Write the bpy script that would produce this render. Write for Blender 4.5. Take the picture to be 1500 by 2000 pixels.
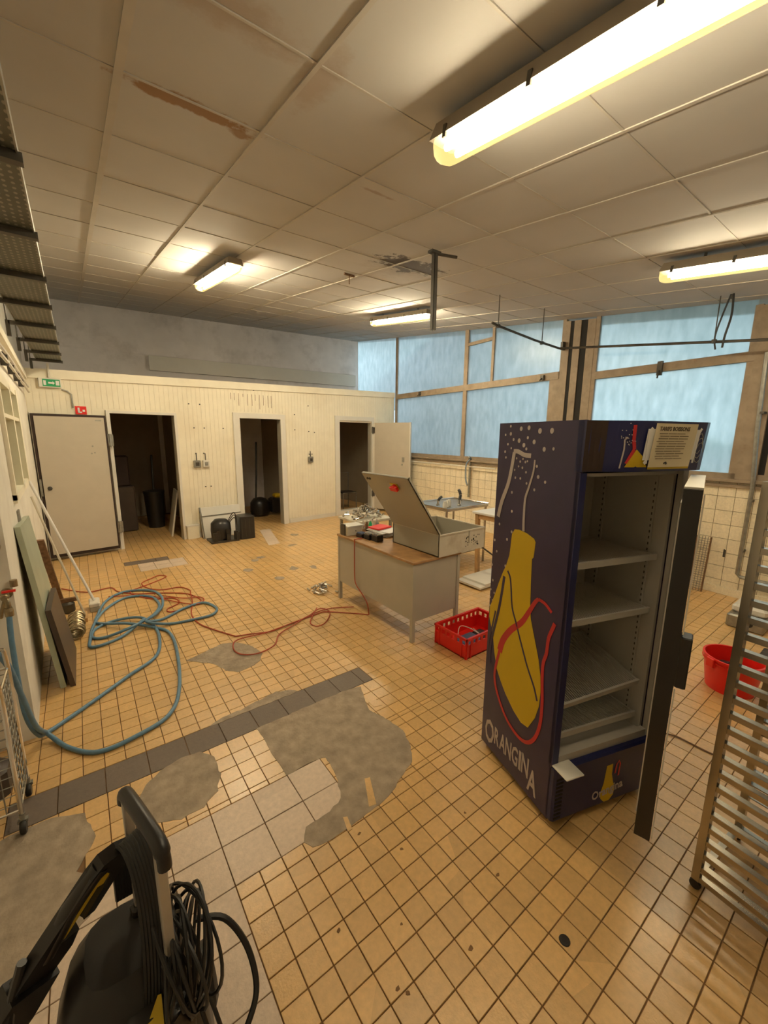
import bpy, bmesh, math, random
from mathutils import Matrix, Vector
random.seed(7)
for o in list(bpy.data.objects): bpy.data.objects.remove(o)
SC = bpy.context.scene
COL = SC.collection

# ---------------------------------------------------------------- camera
CAM_Z = 1.9055
FPX = 787.45
cd = bpy.data.cameras.new('camera'); cam = bpy.data.objects.new('camera', cd); COL.objects.link(cam)
cd.sensor_fit = 'VERTICAL'; cd.sensor_height = 36.0; cd.sensor_width = 27.0
cd.lens = FPX * 36.0 / 2000.0
cd.clip_start = 0.02
_R = Matrix(((0.8009, 0.1040, -0.5897), (-0.5988, 0.1523, -0.7863), (0.00802, 0.9829, 0.1843)))
_q = _R.to_quaternion(); _q.normalize()
cam.matrix_world = Matrix.Translation((0, 0, CAM_Z)) @ _q.to_matrix().to_4x4()
SC.camera = cam

# ---------------------------------------------------------------- world and exposure
w = bpy.data.worlds.new('overcast'); SC.world = w; w.use_nodes = True
nt = w.node_tree; nt.nodes.clear()
wo = nt.nodes.new('ShaderNodeOutputWorld'); bg = nt.nodes.new('ShaderNodeBackground')
tc = nt.nodes.new('ShaderNodeTexCoord'); sp = nt.nodes.new('ShaderNodeSeparateXYZ'); rp = nt.nodes.new('ShaderNodeValToRGB')
rp.color_ramp.elements[0].position = 0.0; rp.color_ramp.elements[0].color = (0.35, 0.46, 0.47, 1)   # overcast sky: zenith three times as bright as the horizon
rp.color_ramp.elements[1].position = 1.0; rp.color_ramp.elements[1].color = (0.90, 1.12, 1.30, 1)
nt.links.new(tc.outputs['Generated'], sp.inputs[0]); nt.links.new(sp.outputs['Z'], rp.inputs[0])
nt.links.new(rp.outputs[0], bg.inputs[0]); nt.links.new(bg.outputs[0], wo.inputs[0])
bg.inputs[1].default_value = 2.9
SC.view_settings.view_transform = 'Standard'
SC.view_settings.look = 'None'
SC.view_settings.gamma = 1.0
SC.view_settings.use_curve_mapping = False
SC.view_settings.exposure = 0.0
TUBE_POWER = 128.0
TUBE_POWER_REAR = 370.0
WARM = (1.0, 0.90, 0.70)

# ---------------------------------------------------------------- materials
def srgb(r, g, b):
    f = lambda c: (c/12.92 if c <= .04045 else ((c+.055)/1.055)**2.4)
    return (f(r/255), f(g/255), f(b/255), 1)

def mat(name, col, rough=.5, metal=0.0, var=.12, scale=6.0, bump=0.0, bscale=60.0, dirt=None, dirt_scale=1.5, dirt_amt=.4, spec=None, emit=None, estr=0):
    m = bpy.data.materials.new(name); m.use_nodes = True
    n = m.node_tree.nodes; l = m.node_tree.links
    b = n['Principled BSDF']
    b.inputs['Roughness'].default_value = rough; b.inputs['Metallic'].default_value = metal
    if spec is not None: b.inputs['Specular IOR Level'].default_value = spec
    geo = n.new('ShaderNodeNewGeometry')
    no = n.new('ShaderNodeTexNoise'); no.inputs['Scale'].default_value = scale; no.inputs['Detail'].default_value = 6
    l.new(geo.outputs['Position'], no.inputs['Vector'])
    r = n.new('ShaderNodeValToRGB'); e = r.color_ramp.elements
    e[0].position = .3; e[1].position = .7
    e[0].color = tuple(c*(1-var) for c in col[:3]) + (1,); e[1].color = tuple(min(1, c*(1+var*.6)) for c in col[:3]) + (1,)
    l.new(no.outputs['Fac'], r.inputs[0]); out = r.outputs[0]
    if dirt:
        n2 = n.new('ShaderNodeTexNoise'); n2.inputs['Scale'].default_value = dirt_scale; n2.inputs['Detail'].default_value = 9
        n2.inputs['Roughness'].default_value = .65
        l.new(geo.outputs['Position'], n2.inputs['Vector'])
        r2 = n.new('ShaderNodeValToRGB'); r2.color_ramp.elements[0].position = .5; r2.color_ramp.elements[1].position = .72
        r2.color_ramp.elements[1].color = (dirt_amt,)*3 + (1,)
        l.new(n2.outputs['Fac'], r2.inputs[0])
        mx = n.new('ShaderNodeMixRGB'); l.new(r2.outputs[0], mx.inputs[0]); l.new(out, mx.inputs[1]); mx.inputs[2].default_value = dirt
        out = mx.outputs[0]
    l.new(out, b.inputs['Base Color'])
    if bump:
        n3 = n.new('ShaderNodeTexNoise'); n3.inputs['Scale'].default_value = bscale; n3.inputs['Detail'].default_value = 4
        l.new(geo.outputs['Position'], n3.inputs['Vector'])
        bp = n.new('ShaderNodeBump'); bp.inputs['Strength'].default_value = bump; bp.inputs['Distance'].default_value = .01
        l.new(n3.outputs['Fac'], bp.inputs['Height']); l.new(bp.outputs[0], b.inputs['Normal'])
    if emit:
        b.inputs['Emission Color'].default_value = emit; b.inputs['Emission Strength'].default_value = estr
    m['out'] = 1
    return m

def emission(name, col, s):
    m = bpy.data.materials.new(name); m.use_nodes = True; n = m.node_tree.nodes; n.clear()
    o = n.new('ShaderNodeOutputMaterial'); e = n.new('ShaderNodeEmission'); e.inputs[0].default_value = (*col, 1); e.inputs[1].default_value = s
    m.node_tree.links.new(e.outputs[0], o.inputs[0]); return m

def tile_mat(name, col, rough, module, var=.14, ox=0.0, oy=0.0, dirt=None, dirt_amt=.5, walls=False):
    """colour that changes from tile to tile, speckle and grime on it"""
    m = mat(name, col, rough, var=.10, scale=45, bump=.15, bscale=120, dirt=dirt, dirt_scale=.9, dirt_amt=dirt_amt)
    n = m.node_tree.nodes; l = m.node_tree.links; b = n['Principled BSDF']
    src = b.inputs['Base Color'].links[0].from_socket
    geo = n.new('ShaderNodeNewGeometry')
    vm = n.new('ShaderNodeVectorMath'); vm.operation = 'SUBTRACT'; vm.inputs[1].default_value = (ox, oy, 0); l.new(geo.outputs['Position'], vm.inputs[0])
    v2 = n.new('ShaderNodeVectorMath'); v2.operation = 'DIVIDE'; v2.inputs[1].default_value = (module, module, module if walls else 1000); l.new(vm.outputs[0], v2.inputs[0])
    v3 = n.new('ShaderNodeVectorMath'); v3.operation = 'FLOOR'; l.new(v2.outputs[0], v3.inputs[0])
    wn = n.new('ShaderNodeTexWhiteNoise'); l.new(v3.outputs[0], wn.inputs[0])
    mr = n.new('ShaderNodeMapRange'); mr.inputs[3].default_value = 1-var; mr.inputs[4].default_value = 1+var*.5; l.new(wn.outputs[0], mr.inputs[0])
    mx = n.new('ShaderNodeMixRGB'); mx.blend_type = 'MULTIPLY'; mx.inputs[0].default_value = 1
    l.new(src, mx.inputs[1]); l.new(mr.outputs[0], mx.inputs[2]); l.new(mx.outputs[0], b.inputs['Base Color'])
    # wear: glaze is duller in places
    no = n.new('ShaderNodeTexNoise'); no.inputs['Scale'].default_value = 2.2; no.inputs['Detail'].default_value = 5; l.new(geo.outputs['Position'], no.inputs['Vector'])
    m2 = n.new('ShaderNodeMapRange'); m2.inputs[3].default_value = rough-.12; m2.inputs[4].default_value = rough+.22; l.new(no.outputs['Fac'], m2.inputs[0])
    l.new(m2.outputs[0], b.inputs['Roughness'])
    return m

M = {}
M['tile'] = tile_mat('yellow_floor_tile', (.72, .44, .16, 1), .34, .1035, var=.12, ox=.551, oy=1.432, dirt=(.25, .16, .08, 1), dirt_amt=.22)
for _k in ('tile',):
    _b = M[_k].node_tree.nodes['Principled BSDF']; _b.inputs['Specular IOR Level'].default_value = .9; _b.inputs['Coat Weight'].default_value = .45; _b.inputs['Coat Roughness'].default_value = .28; _b.inputs['Coat IOR'].default_value = 1.65
M['white_tile'] = tile_mat('pale_floor_tile', (.70, .55, .42, 1), .40, .207, ox=.137, oy=1.5, var=.05, dirt=(.3, .2, .12, 1), dirt_amt=.3)
M['dark_tile'] = tile_mat('dark_floor_tile', (.17, .13, .10, 1), .55, .207, ox=.137, oy=2.38, var=.10)
M['grout'] = mat('floor_grout', (.22, .12, .05, 1), .9, var=.3)
M['cement'] = mat('cement_patch', (.38, .30, .215, 1), .85, var=.25, scale=14, bump=.6, bscale=35, dirt=(.12, .09, .065, 1), dirt_scale=4)
M['plaster'] = mat('ceiling_plaster', (.66, .60, .52, 1), .85)
M['bar'] = mat('ceiling_bar_paint', (.50, .45, .38, 1), .7, var=.08)
M['cream_wall'] = mat('cream_panel', (.84, .77, .61, 1), .5, var=.04, dirt=(.42, .28, .12, 1), dirt_scale=1.3, dirt_amt=.16)
M['white_trim'] = mat('white_trim', (.72, .68, .60, 1), .45, var=.04, dirt=(.4, .3, .2, 1), dirt_amt=.15)
M['old_wall'] = mat('grey_plaster_wall', (.86, .80, .77, 1), .85, var=.07, scale=3, dirt=(.25, .2, .16, 1), dirt_scale=1.6, dirt_amt=.35)
M['left_wall'] = mat('painted_left_wall', (.78, .73, .63, 1), .6, var=.05, dirt=(.3, .22, .13, 1), dirt_scale=2.0, dirt_amt=.3)
M['wall_tile'] = tile_mat('cream_wall_tile', (.86, .76, .56, 1), .25, .174, var=.05, walls=True)
M['wall_grout'] = mat('wall_grout', (.34, .26, .16, 1), .9)
M['frame_wood'] = mat('window_frame_paint', (.34, .26, .18, 1), .6, var=.2, scale=12, dirt=(.14, .09, .05, 1), dirt_scale=6, dirt_amt=.6)
M['dark_gap'] = mat('dark_gap', (.012, .010, .008, 1), .8)
M['door_panel'] = mat('beige_door_panel', (.51, .45, .36, 1), .5, var=.04)
M['gasket'] = mat('brown_gasket', (.035, .018, .012, 1), .7)
M['steel'] = mat('stainless_steel', (.60, .57, .52, 1), .28, 1.0, var=.1)
M['rack_steel'] = mat('rack_steel', (.46, .41, .33, 1), .26, 1.0, var=.12)
M['galv'] = mat('galvanised_steel', (.36, .35, .31, 1), .45, .9, var=.2, scale=20)
M['dark_metal'] = mat('dark_metal', (.10, .09, .075, 1), .5, .6, var=.3)
M['chrome'] = mat('chrome', (.7, .68, .64, 1), .16, 1.0)
M['aluminium'] = mat('brushed_aluminium', (.52, .49, .44, 1), .42, .6)
M['black'] = mat('black_plastic', (.018, .015, .013, 1), .38, var=.25)
M['rubber'] = mat('black_rubber', (.016, .014, .012, 1), .45)
M['yellow'] = mat('yellow_plastic', (.70, .48, .02, 1), .4)
M['red_plastic'] = mat('red_plastic', (.80, .018, .010, 1), .32, var=.08)
M['navy'] = mat('navy_fridge_side', (.034, .022, .072, 1), .30, var=.15)
M['navy2'] = mat('navy_fridge_front', (.014, .016, .085, 1), .35, var=.15)
M['liner'] = mat('fridge_liner', (.50, .46, .40, 1), .4, var=.05)
M['print_yellow'] = mat('print_yellow', (.62, .42, .004, 1), .4, var=.04)
M['print_white'] = mat('print_white', (.50, .44, .42, 1), .4, var=.1)
M['print_red'] = mat('print_red', (.52, .02, .025, 1), .4, var=.08)
M['paper'] = mat('paper', (.72, .62, .42, 1), .7, var=.03)
M['white_paper'] = mat('white_paper', (.78, .76, .73, 1), .7, var=.03)
M['ink'] = mat('ink', (.10, .06, .03, 1), .6)
M['cabinet_grey'] = mat('cabinet_grey_paint', (.40, .37, .29, 1), .45, var=.04, dirt=(.25, .18, .1, 1), dirt_amt=.2)
M['cabinet_light'] = mat('cabinet_light_paint', (.62, .56, .44, 1), .45, var=.06, dirt=(.3, .2, .1, 1), dirt_scale=8, dirt_amt=.4)
M['desk_panel'] = mat('desk_panel_paint', (.45, .41, .33, 1), .5, var=.04)
M['desk_top'] = mat('desk_top_wood', (.42, .23, .09, 1), .5, var=.3, scale=9)
M['wood'] = mat('pale_wood', (.55, .33, .14, 1), .55, var=.2, scale=14)
M['hose'] = mat('blue_hose', (.12, .24, .36, 1), .4, var=.15, scale=30)
M['red_cable'] = mat('red_cable', (.42, .06, .02, 1), .5)
M['green_panel'] = mat('green_grey_panel', (.40, .44, .33, 1), .35, var=.08)
M['brown_panel'] = mat('dark_brown_panel', (.065, .045, .035, 1), .4, var=.15)
M['rust'] = mat('rusty_brown', (.22, .12, .06, 1), .6, .3, var=.4, scale=30)
M['brass'] = mat('dull_brass', (.35, .28, .17, 1), .35, .9, var=.3, scale=40)
M['exit_green'] = mat('exit_green', (.01, .20, .06, 1), .4, emit=(.02, .35, .10, 1), estr=.25)
M['blue_grey'] = mat('blue_grey_plastic', (.08, .11, .20, 1), .4)
M['lamp_base'] = mat('lamp_housing', (.30, .25, .19, 1), .5)
M['tube'] = emission('fluorescent_tube', WARM, TUBE_POWER)
M['tube_rear'] = emission('fluorescent_tube_rear', WARM, TUBE_POWER_REAR)
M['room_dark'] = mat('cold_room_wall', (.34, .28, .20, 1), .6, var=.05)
M['mould'] = mat('mould', (.06, .045, .03, 1), .9)
M['cable_grey'] = mat('grey_cable', (.2, .18, .15, 1), .5)
M['hedge'] = mat('hedge_green', (.07, .16, .07, 1), .8, var=.5, scale=4)
M['neighbour'] = mat('neighbour_wall', (.88, .86, .88, 1), .8)
M['asphalt'] = mat('outside_ground', (.16, .17, .16, 1), .9)

def cover_material():
    m = bpy.data.materials.new('clear_lamp_cover'); m.use_nodes = True; n = m.node_tree.nodes; n.clear(); l = m.node_tree.links
    o = n.new('ShaderNodeOutputMaterial'); t = n.new('ShaderNodeBsdfTransparent'); t.inputs[0].default_value = (1, .96, .85, 1)
    e = n.new('ShaderNodeEmission'); e.inputs[0].default_value = (1.0, .72, .25, 1); e.inputs[1].default_value = 2.0
    g = n.new('ShaderNodeBsdfGlossy'); g.inputs['Roughness'].default_value = .15
    m1 = n.new('ShaderNodeMixShader'); m1.inputs[0].default_value = .35; l.new(t.outputs[0], m1.inputs[1]); l.new(e.outputs[0], m1.inputs[2])
    m2 = n.new('ShaderNodeMixShader'); m2.inputs[0].default_value = .05; l.new(m1.outputs[0], m2.inputs[1]); l.new(g.outputs[0], m2.inputs[2])
    l.new(m2.outputs[0], o.inputs[0]); return m
M['cover'] = cover_material()

def pane_material():
    m = bpy.data.materials.new('frosted_pane'); m.use_nodes = True; n = m.node_tree.nodes; n.clear(); l = m.node_tree.links
    o = n.new('ShaderNodeOutputMaterial')
    r = n.new('ShaderNodeBsdfRefraction'); r.inputs['Roughness'].default_value = .17; r.inputs['IOR'].default_value = 1.3
    tl = n.new('ShaderNodeBsdfTranslucent')
    geo = n.new('ShaderNodeNewGeometry'); mp = n.new('ShaderNodeMapping'); mp.inputs['Scale'].default_value = (7, 7, 2.6)
    l.new(geo.outputs['Position'], mp.inputs[0])
    no = n.new('ShaderNodeTexNoise'); no.inputs['Scale'].default_value = 1.6; no.inputs['Detail'].default_value = 8; l.new(mp.outputs[0], no.inputs['Vector'])
    cr = n.new('ShaderNodeValToRGB'); cr.color_ramp.elements[0].position = .3; cr.color_ramp.elements[1].position = .75
    cr.color_ramp.elements[0].color = (.74, .80, .81, 1); cr.color_ramp.elements[1].color = (.93, .97, .98, 1)
    l.new(no.outputs['Fac'], cr.inputs[0]); l.new(cr.outputs[0], r.inputs[0]); l.new(cr.outputs[0], tl.inputs[0])
    g = n.new('ShaderNodeBsdfGlossy'); g.inputs['Roughness'].default_value = .3
    mx = n.new('ShaderNodeMixShader'); mx.inputs[0].default_value = .52; l.new(r.outputs[0], mx.inputs[1]); l.new(tl.outputs[0], mx.inputs[2])
    m2 = n.new('ShaderNodeMixShader'); m2.inputs[0].default_value = .04; l.new(mx.outputs[0], m2.inputs[1]); l.new(g.outputs[0], m2.inputs[2])
    l.new(m2.outputs[0], o.inputs[0]); return m
M['pane'] = pane_material()

def clear_glass():
    m = bpy.data.materials.new('clear_glass'); m.use_nodes = True; b = m.node_tree.nodes['Principled BSDF']
    b.inputs['Transmission Weight'].default_value = 1; b.inputs['Roughness'].default_value = .03; b.inputs['IOR'].default_value = 1.2
    b.inputs['Base Color'].default_value = (.9, .95, .95, 1); return m
M['glass'] = clear_glass()

def ceiling_material():
    """off-white plasterboard with water stains at fixed places of the ceiling"""
    m = mat('ceiling_panel', (.50, .47, .43, 1), .8, var=.04, scale=2.5)
    n = m.node_tree.nodes; l = m.node_tree.links; b = n['Principled BSDF']
    src = b.inputs['Base Color'].links[0].from_socket
    geo = n.new('ShaderNodeNewGeometry')
    no = n.new('ShaderNodeTexNoise'); no.inputs['Scale'].default_value = 9; no.inputs['Detail'].default_value = 8; no.inputs['Roughness'].default_value = .7
    l.new(geo.outputs['Position'], no.inputs['Vector'])
    def stain(cx, cy, sx, sy, col, lo, hi, prev, amt=1.0, ring=False):
        v = n.new('ShaderNodeVectorMath'); v.operation = 'SUBTRACT'; v.inputs[1].default_value = (cx, cy, 0); l.new(geo.outputs['Position'], v.inputs[0])
        v2 = n.new('ShaderNodeVectorMath'); v2.operation = 'MULTIPLY'; v2.inputs[1].default_value = (1/sx, 1/sy, 0); l.new(v.outputs[0], v2.inputs[0])
        ln = n.new('ShaderNodeVectorMath'); ln.operation = 'LENGTH'; l.new(v2.outputs[0], ln.inputs[0])
        a = n.new('ShaderNodeMath'); a.operation = 'MULTIPLY_ADD'; l.new(no.outputs['Fac'], a.inputs[0]); a.inputs[1].default_value = 1.9; 
        s = n.new('ShaderNodeMath'); s.operation = 'MULTIPLY'; l.new(ln.outputs['Value'], s.inputs[0]); s.inputs[1].default_value = -1
        l.new(s.outputs[0], a.inputs[2])
        mr = n.new('ShaderNodeMapRange'); mr.inputs[1].default_value = lo; mr.inputs[2].default_value = hi; mr.inputs[3].default_value = 0; mr.inputs[4].default_value = amt
        l.new(a.outputs[0], mr.inputs[0])
        mx = n.new('ShaderNodeMixRGB'); l.new(mr.outputs[0], mx.inputs[0]); l.new(prev, mx.inputs[1]); mx.inputs[2].default_value = col
        return mx.outputs[0]
    c = src
    c = stain(.62, 2.43, .37, .065, (.27, .13, .03, 1), .05, .35, c, .9)
    c = stain(.88, 2.49, .09, .07, (.27, .14, .04, 1), .15, .45, c, .8)
    c = stain(.55, 1.75, .45, .13, (.36, .24, .14, 1), .0, .6, c, .45)
    c = stain(1.0, 1.85, .10, .30, (.36, .24, .14, 1), .0, .6, c, .45)
    c = stain(.22, 1.75, .06, .12, (.22, .13, .06, 1), .1, .5, c, .6)
    c = stain(1.78, 2.5, .20, .03, (.26, .14, .06, 1), .1, .5, c, .5)
    c = stain(3.05, 3.75, .55, .42, (.30, .25, .20, 1), .0, .7, c, .5)
    c = stain(3.0, 3.6, .62, .36, (.06, .045, .035, 1), .28, .40, c, .9)
    l.new(c, b.inputs['Base Color']); return m
M['ceiling'] = ceiling_material()

def perforated():
    m = mat('perforated_galvanised', (.13, .13, .105, 1), .5, .5, var=.15)
    n = m.node_tree.nodes; l = m.node_tree.links; b = n['Principled BSDF']; src = b.inputs['Base Color'].links[0].from_socket
    geo = n.new('ShaderNodeNewGeometry'); v = n.new('ShaderNodeVectorMath'); v.operation = 'MULTIPLY'; v.inputs[1].default_value = (1/.03, 1/.045, 0); l.new(geo.outputs['Position'], v.inputs[0])
    f = n.new('ShaderNodeVectorMath'); f.operation = 'FRACTION'; l.new(v.outputs[0], f.inputs[0])
    s = n.new('ShaderNodeVectorMath'); s.operation = 'SUBTRACT'; s.inputs[1].default_value = (.5, .5, 0); l.new(f.outputs[0], s.inputs[0])
    le = n.new('ShaderNodeVectorMath'); le.operation = 'LENGTH'; l.new(s.outputs[0], le.inputs[0])
    mr = n.new('ShaderNodeMapRange'); mr.inputs[1].default_value = .20; mr.inputs[2].default_value = .26; l.new(le.outputs['Value'], mr.inputs[0])
    mx = n.new('ShaderNodeMixRGB'); l.new(mr.outputs[0], mx.inputs[0]); mx.inputs[1].default_value = (.30, .28, .22, 1); l.new(src, mx.inputs[2])
    l.new(mx.outputs[0], b.inputs['Base Color']); return m
M['perf'] = perforated()

# ---------------------------------------------------------------- mesh helpers
class MB:
    def __init__(s): s.v = []; s.f = []
    def poly(s, pts):
        i = len(s.v); s.v += [tuple(p) for p in pts]; s.f.append(tuple(range(i, i+len(pts)))); return s
    def hexa(s, p):                       # 8 points: bottom 4 ccw, top 4
        i = len(s.v); s.v += [tuple(q) for q in p]
        for f in ((3, 2, 1, 0), (4, 5, 6, 7), (0, 1, 5, 4), (1, 2, 6, 5), (2, 3, 7, 6), (3, 0, 4, 7)): s.f.append(tuple(i+k for k in f))
        return s
    def box(s, x0, x1, y0, y1, z0, z1, m=None):
        p = [(x0, y0, z0), (x1, y0, z0), (x1, y1, z0), (x0, y1, z0), (x0, y0, z1), (x1, y0, z1), (x1, y1, z1), (x0, y1, z1)]
        if m is not None: p = [m @ Vector(q) for q in p]
        return s.hexa(p)
    def bbox(s, x0, x1, y0, y1, z0, z1, b=.004, m=None):   # box with chamfered vertical edges and top
        pr = [(x0+b, y0), (x1-b, y0), (x1, y0+b), (x1, y1-b), (x1-b, y1), (x0+b, y1), (x0, y1-b), (x0, y0+b)]
        cx, cy = (x0+x1)/2, (y0+y1)/2
        def ring(z, k): 
            r = []
            for x, y in pr:
                q = Vector((x + (b if x < cx else -b)*k, y + (b if y < cy else -b)*k, z)); r.append(m @ q if m is not None else q)
            return r
        return s.loft([ring(z0, 1), ring(z0+b, 0), ring(z1-b, 0), ring(z1, 1)])
    def loft(s, rings, close=False, caps=True):
        i = len(s.v); n = len(rings[0])
        for r in rings: s.v += [tuple(q) for q in r]
        R = len(rings)
        for a in range(R if close else R-1):
            b = (a+1) % R
            for k in range(n):
                k2 = (k+1) % n; s.f.append((i+a*n+k, i+a*n+k2, i+b*n+k2, i+b*n+k))
        if caps and not close:
            s.f.append(tuple(i+k for k in reversed(range(n)))); s.f.append(tuple(i+(R-1)*n+k for k in range(n)))
        return s
    def tube(s, pts, r, n=8, m=None, caps=True, closed=False):
        pts = [Vector(p) for p in pts]
        if m is not None: pts = [m @ p for p in pts]
        N = len(pts); rr = r if isinstance(r, (list, tuple)) else [r]*N
        rings = []; up = None
        for k, p in enumerate(pts):
            if closed: t = pts[(k+1) % N]-pts[k-1]
            else: t = pts[min(k+1, N-1)]-pts[max(k-1, 0)]
            if t.length < 1e-9: t = Vector((0, 0, 1))
            t.normalize()
            if up is None:
                up = Vector((0, 0, 1)) if abs(t.z) < .9 else Vector((1, 0, 0))
            a = up - t*up.dot(t)
            if a.length < 1e-6: a = t.orthogonal()
            a.normalize(); up = a; b = t.cross(a)
            rings.append([p + a*math.cos(2*math.pi*j/n)*rr[k] + b*math.sin(2*math.pi*j/n)*rr[k] for j in range(n)])
        return s.loft(rings, close=closed, caps=caps)
    def lathe(s, prof, n=20, m=None, caps=True):
        rings = []
        for r, z in prof:
            ring = [Vector((r*math.cos(2*math.pi*j/n), r*math.sin(2*math.pi*j/n), z)) for j in range(n)]
            rings.append([m @ q for q in ring] if m is not None else ring)
        return s.loft(rings, caps=caps)
    def prism(s, pts, z0, z1, m=None):
        a = [Vector((x, y, z0)) for x, y in pts]; b = [Vector((x, y, z1)) for x, y in pts]
        if m is not None: a = [m @ q for q in a]; b = [m @ q for q in b]
        return s.loft([a, b])
    def ribbon(s, pts, wdt, z0, z1, m=None):     # flat stroke in the xy plane, width may vary
        n = len(pts); L = []; R = []
        for k, (x, y) in enumerate(pts):
            x2, y2 = pts[min(k+1, n-1)]; x1, y1 = pts[max(k-1, 0)]
            d = Vector((x2-x1, y2-y1)); d.normalize(); wv = (wdt[k] if isinstance(wdt, (list, tuple)) else wdt)/2
            L.append((x-d.y*wv, y+d.x*wv)); R.append((x+d.y*wv, y-d.x*wv))
        for k in range(n-1):
            s.prism([L[k], L[k+1], R[k+1], R[k]], z0, z1, m)
        return s
    def mesh(s, name, material, smooth=False):
        me = bpy.data.meshes.new(name); me.from_pydata(s.v, [], s.f); me.validate()
        bm = bmesh.new(); bm.from_mesh(me); bmesh.ops.recalc_face_normals(bm, faces=bm.faces); bm.to_mesh(me); bm.free()
        if material: me.materials.append(material)
        if smooth:
            for p in me.polygons: p.use_smooth = True
            try: me.set_sharp_from_angle(angle=math.radians(40))
            except Exception: pass
        return me
    def build(s, name, material, parent=None, smooth=False, loc=None):
        o = bpy.data.objects.new(name, s.mesh(name, material, smooth)); COL.objects.link(o)
        if parent is not None: o.parent = parent
        if loc is not None: o.location = loc
        return o

def thing(name, label, cat, loc=(0, 0, 0), rz=0.0, group=None):
    o = bpy.data.objects.new(name, None); COL.objects.link(o); o.empty_display_size = .1
    o.location = loc; o.rotation_euler = (0, 0, rz); o['label'] = label; o['category'] = cat
    if group: o['group'] = group
    return o
def tag(o, label, cat, group=None):
    o['label'] = label; o['category'] = cat
    if group: o['group'] = group
    return o
def struct(o, label=None):
    o['kind'] = 'structure'
    if label: o['label'] = label; 
    return o
def stuff(o): o['kind'] = 'stuff'; return o
def T(x, y, z): return Matrix.Translation((x, y, z))
def RZ(a): return Matrix.Rotation(a, 4, 'Z')
def RX(a): return Matrix.Rotation(a, 4, 'X')
def RY(a): return Matrix.Rotation(a, 4, 'Y')
def frame(o, x, y, z):      # matrix from origin and axis vectors
    m = Matrix.Identity(4)
    for i, v in enumerate((x, y, z, o)):
        for j in range(3): m[j][i] = v[j]
    return m
def spline(pts, seg=6):
    P = [Vector(p) for p in pts]; out = []
    for i in range(len(P)-1):
        p0 = P[max(i-1, 0)]; p1 = P[i]; p2 = P[i+1]; p3 = P[min(i+2, len(P)-1)]
        for k in range(seg):
            t = k/seg
            out.append(.5*((2*p1)+(p2-p0)*t+(2*p0-5*p1+4*p2-p3)*t*t+(3*p1-p0-3*p2+p3)*t**3))
    out.append(P[-1]); return out
def text_mesh(name, body, size, m, material, parent, depth=.0006, xscale=1.0, shear=0):
    cu = bpy.data.curves.new(name, 'FONT'); cu.body = body; cu.size = size; cu.extrude = depth; cu.offset = size*.02; cu.shear = shear
    cu.resolution_u = 2
    tmp = bpy.data.objects.new(name, cu); COL.objects.link(tmp)
    dg = bpy.context.evaluated_depsgraph_get(); me = bpy.data.meshes.new_from_object(tmp.evaluated_get(dg))
    bpy.data.objects.remove(tmp)
    xs = [v.co.x for v in me.vertices] or [0]
    me.transform(m @ Matrix.Diagonal((xscale, 1, 1, 1)) @ T(-min(xs), 0, 0))
    me.materials.clear(); me.materials.append(material)
    o = bpy.data.objects.new(name, me); COL.objects.link(o); o.parent = parent
    return o

# ceiling plane: rises towards the back of the room
def cz(x, y): return 3.17 + .01715*x + .12865*y
# window wall: local s runs along the wall (= world y), off = distance into the room
WD = Vector((.068, 1, 0)).normalized(); WN = Vector((WD.y, -WD.x, 0))
def wx(y): return 6.16+.068*y
WM = frame(Vector((6.16, 0, 0)), WN, WD, Vector((0, 0, 1)))       # x outward, y along, z up
def cy(x): return 7.87+.11*x                                        # front of the cold rooms
CA = math.atan(.11)
CM = frame(Vector((0, 7.87, 0)), Vector((math.cos(CA), math.sin(CA), 0)), Vector((-math.sin(CA), math.cos(CA), 0)), Vector((0, 0, 1)))
def ctop(x): return 2.83+.029*x
LWX = lambda y: -.31-.029*y                                        # left wall

# ================================================================ STRUCTURE
# ---- floor
floor = struct(MB().box(-1.4, 7.0, -2.2, 11.4, -.12, -.006).build('floor', M['grout']))
P = .1035
def grid_lines(a, b, o, step):
    k = math.ceil((a-o)/step+1e-6); L = [a]
    while o+k*step < b-1e-6:
        L.append(o+k*step); k += 1
    L.append(b)
    if len(L) > 2 and L[1]-L[0] < .02: L.pop(1)
    if len(L) > 2 and L[-1]-L[-2] < .02: L.pop(-2)
    return L
cells = []       # kind, x0,x1,y0,y1
def zone(kind, x0, x1, y0, y1, ox, oy, step):
    X = grid_lines(x0, x1, ox, step); Y = grid_lines(y0, y1, oy, step)
    for i in range(len(X)-1):
        for j in range(len(Y)-1): cells.append((kind, X[i], X[i+1], Y[j], Y[j+1]))
XL, XR = -1.1, 6.75
zone('white_tile', XL, .344, -.8, 1.914, .137, 1.50, .207)
zone('white_tile', .344, .965, 1.50, 1.914, .137, 1.50, .207)
zone('dark_tile', -.484, 1.69, 2.38, 2.59, .137, 2.38, .21)
zone('white_tile', .52, 1.14, 6.40, 6.815, .52, 6.40, .207)
zone('dark_tile', .36, .95, 6.815, 7.02, .36, 6.815, .207)
G = (.551, 1.432, P)
zone('tile', .344, XR, -.8, 1.50, *G)
zone('tile', .965, XR, 1.50, 1.914, *G)
zone('tile', XL, XR, 1.914, 2.38, *G)
zone('tile', 1.69, XR, 2.38, 2.59, *G); zone('tile', XL, -.484, 2.38, 2.59, *G)
zone('tile', XL, XR, 2.59, 6.40, *G)
zone('tile', XL, .52, 6.40, 6.815, *G); zone('tile', 1.14, XR, 6.40, 6.815, *G)
zone('tile', XL, .36, 6.815, 7.02, *G); zone('tile', .95, XR, 6.815, 7.02, *G)
zone('tile', XL, XR, 7.02, 10.9, *G)
cams = cam.matrix_world.inverted()
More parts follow.
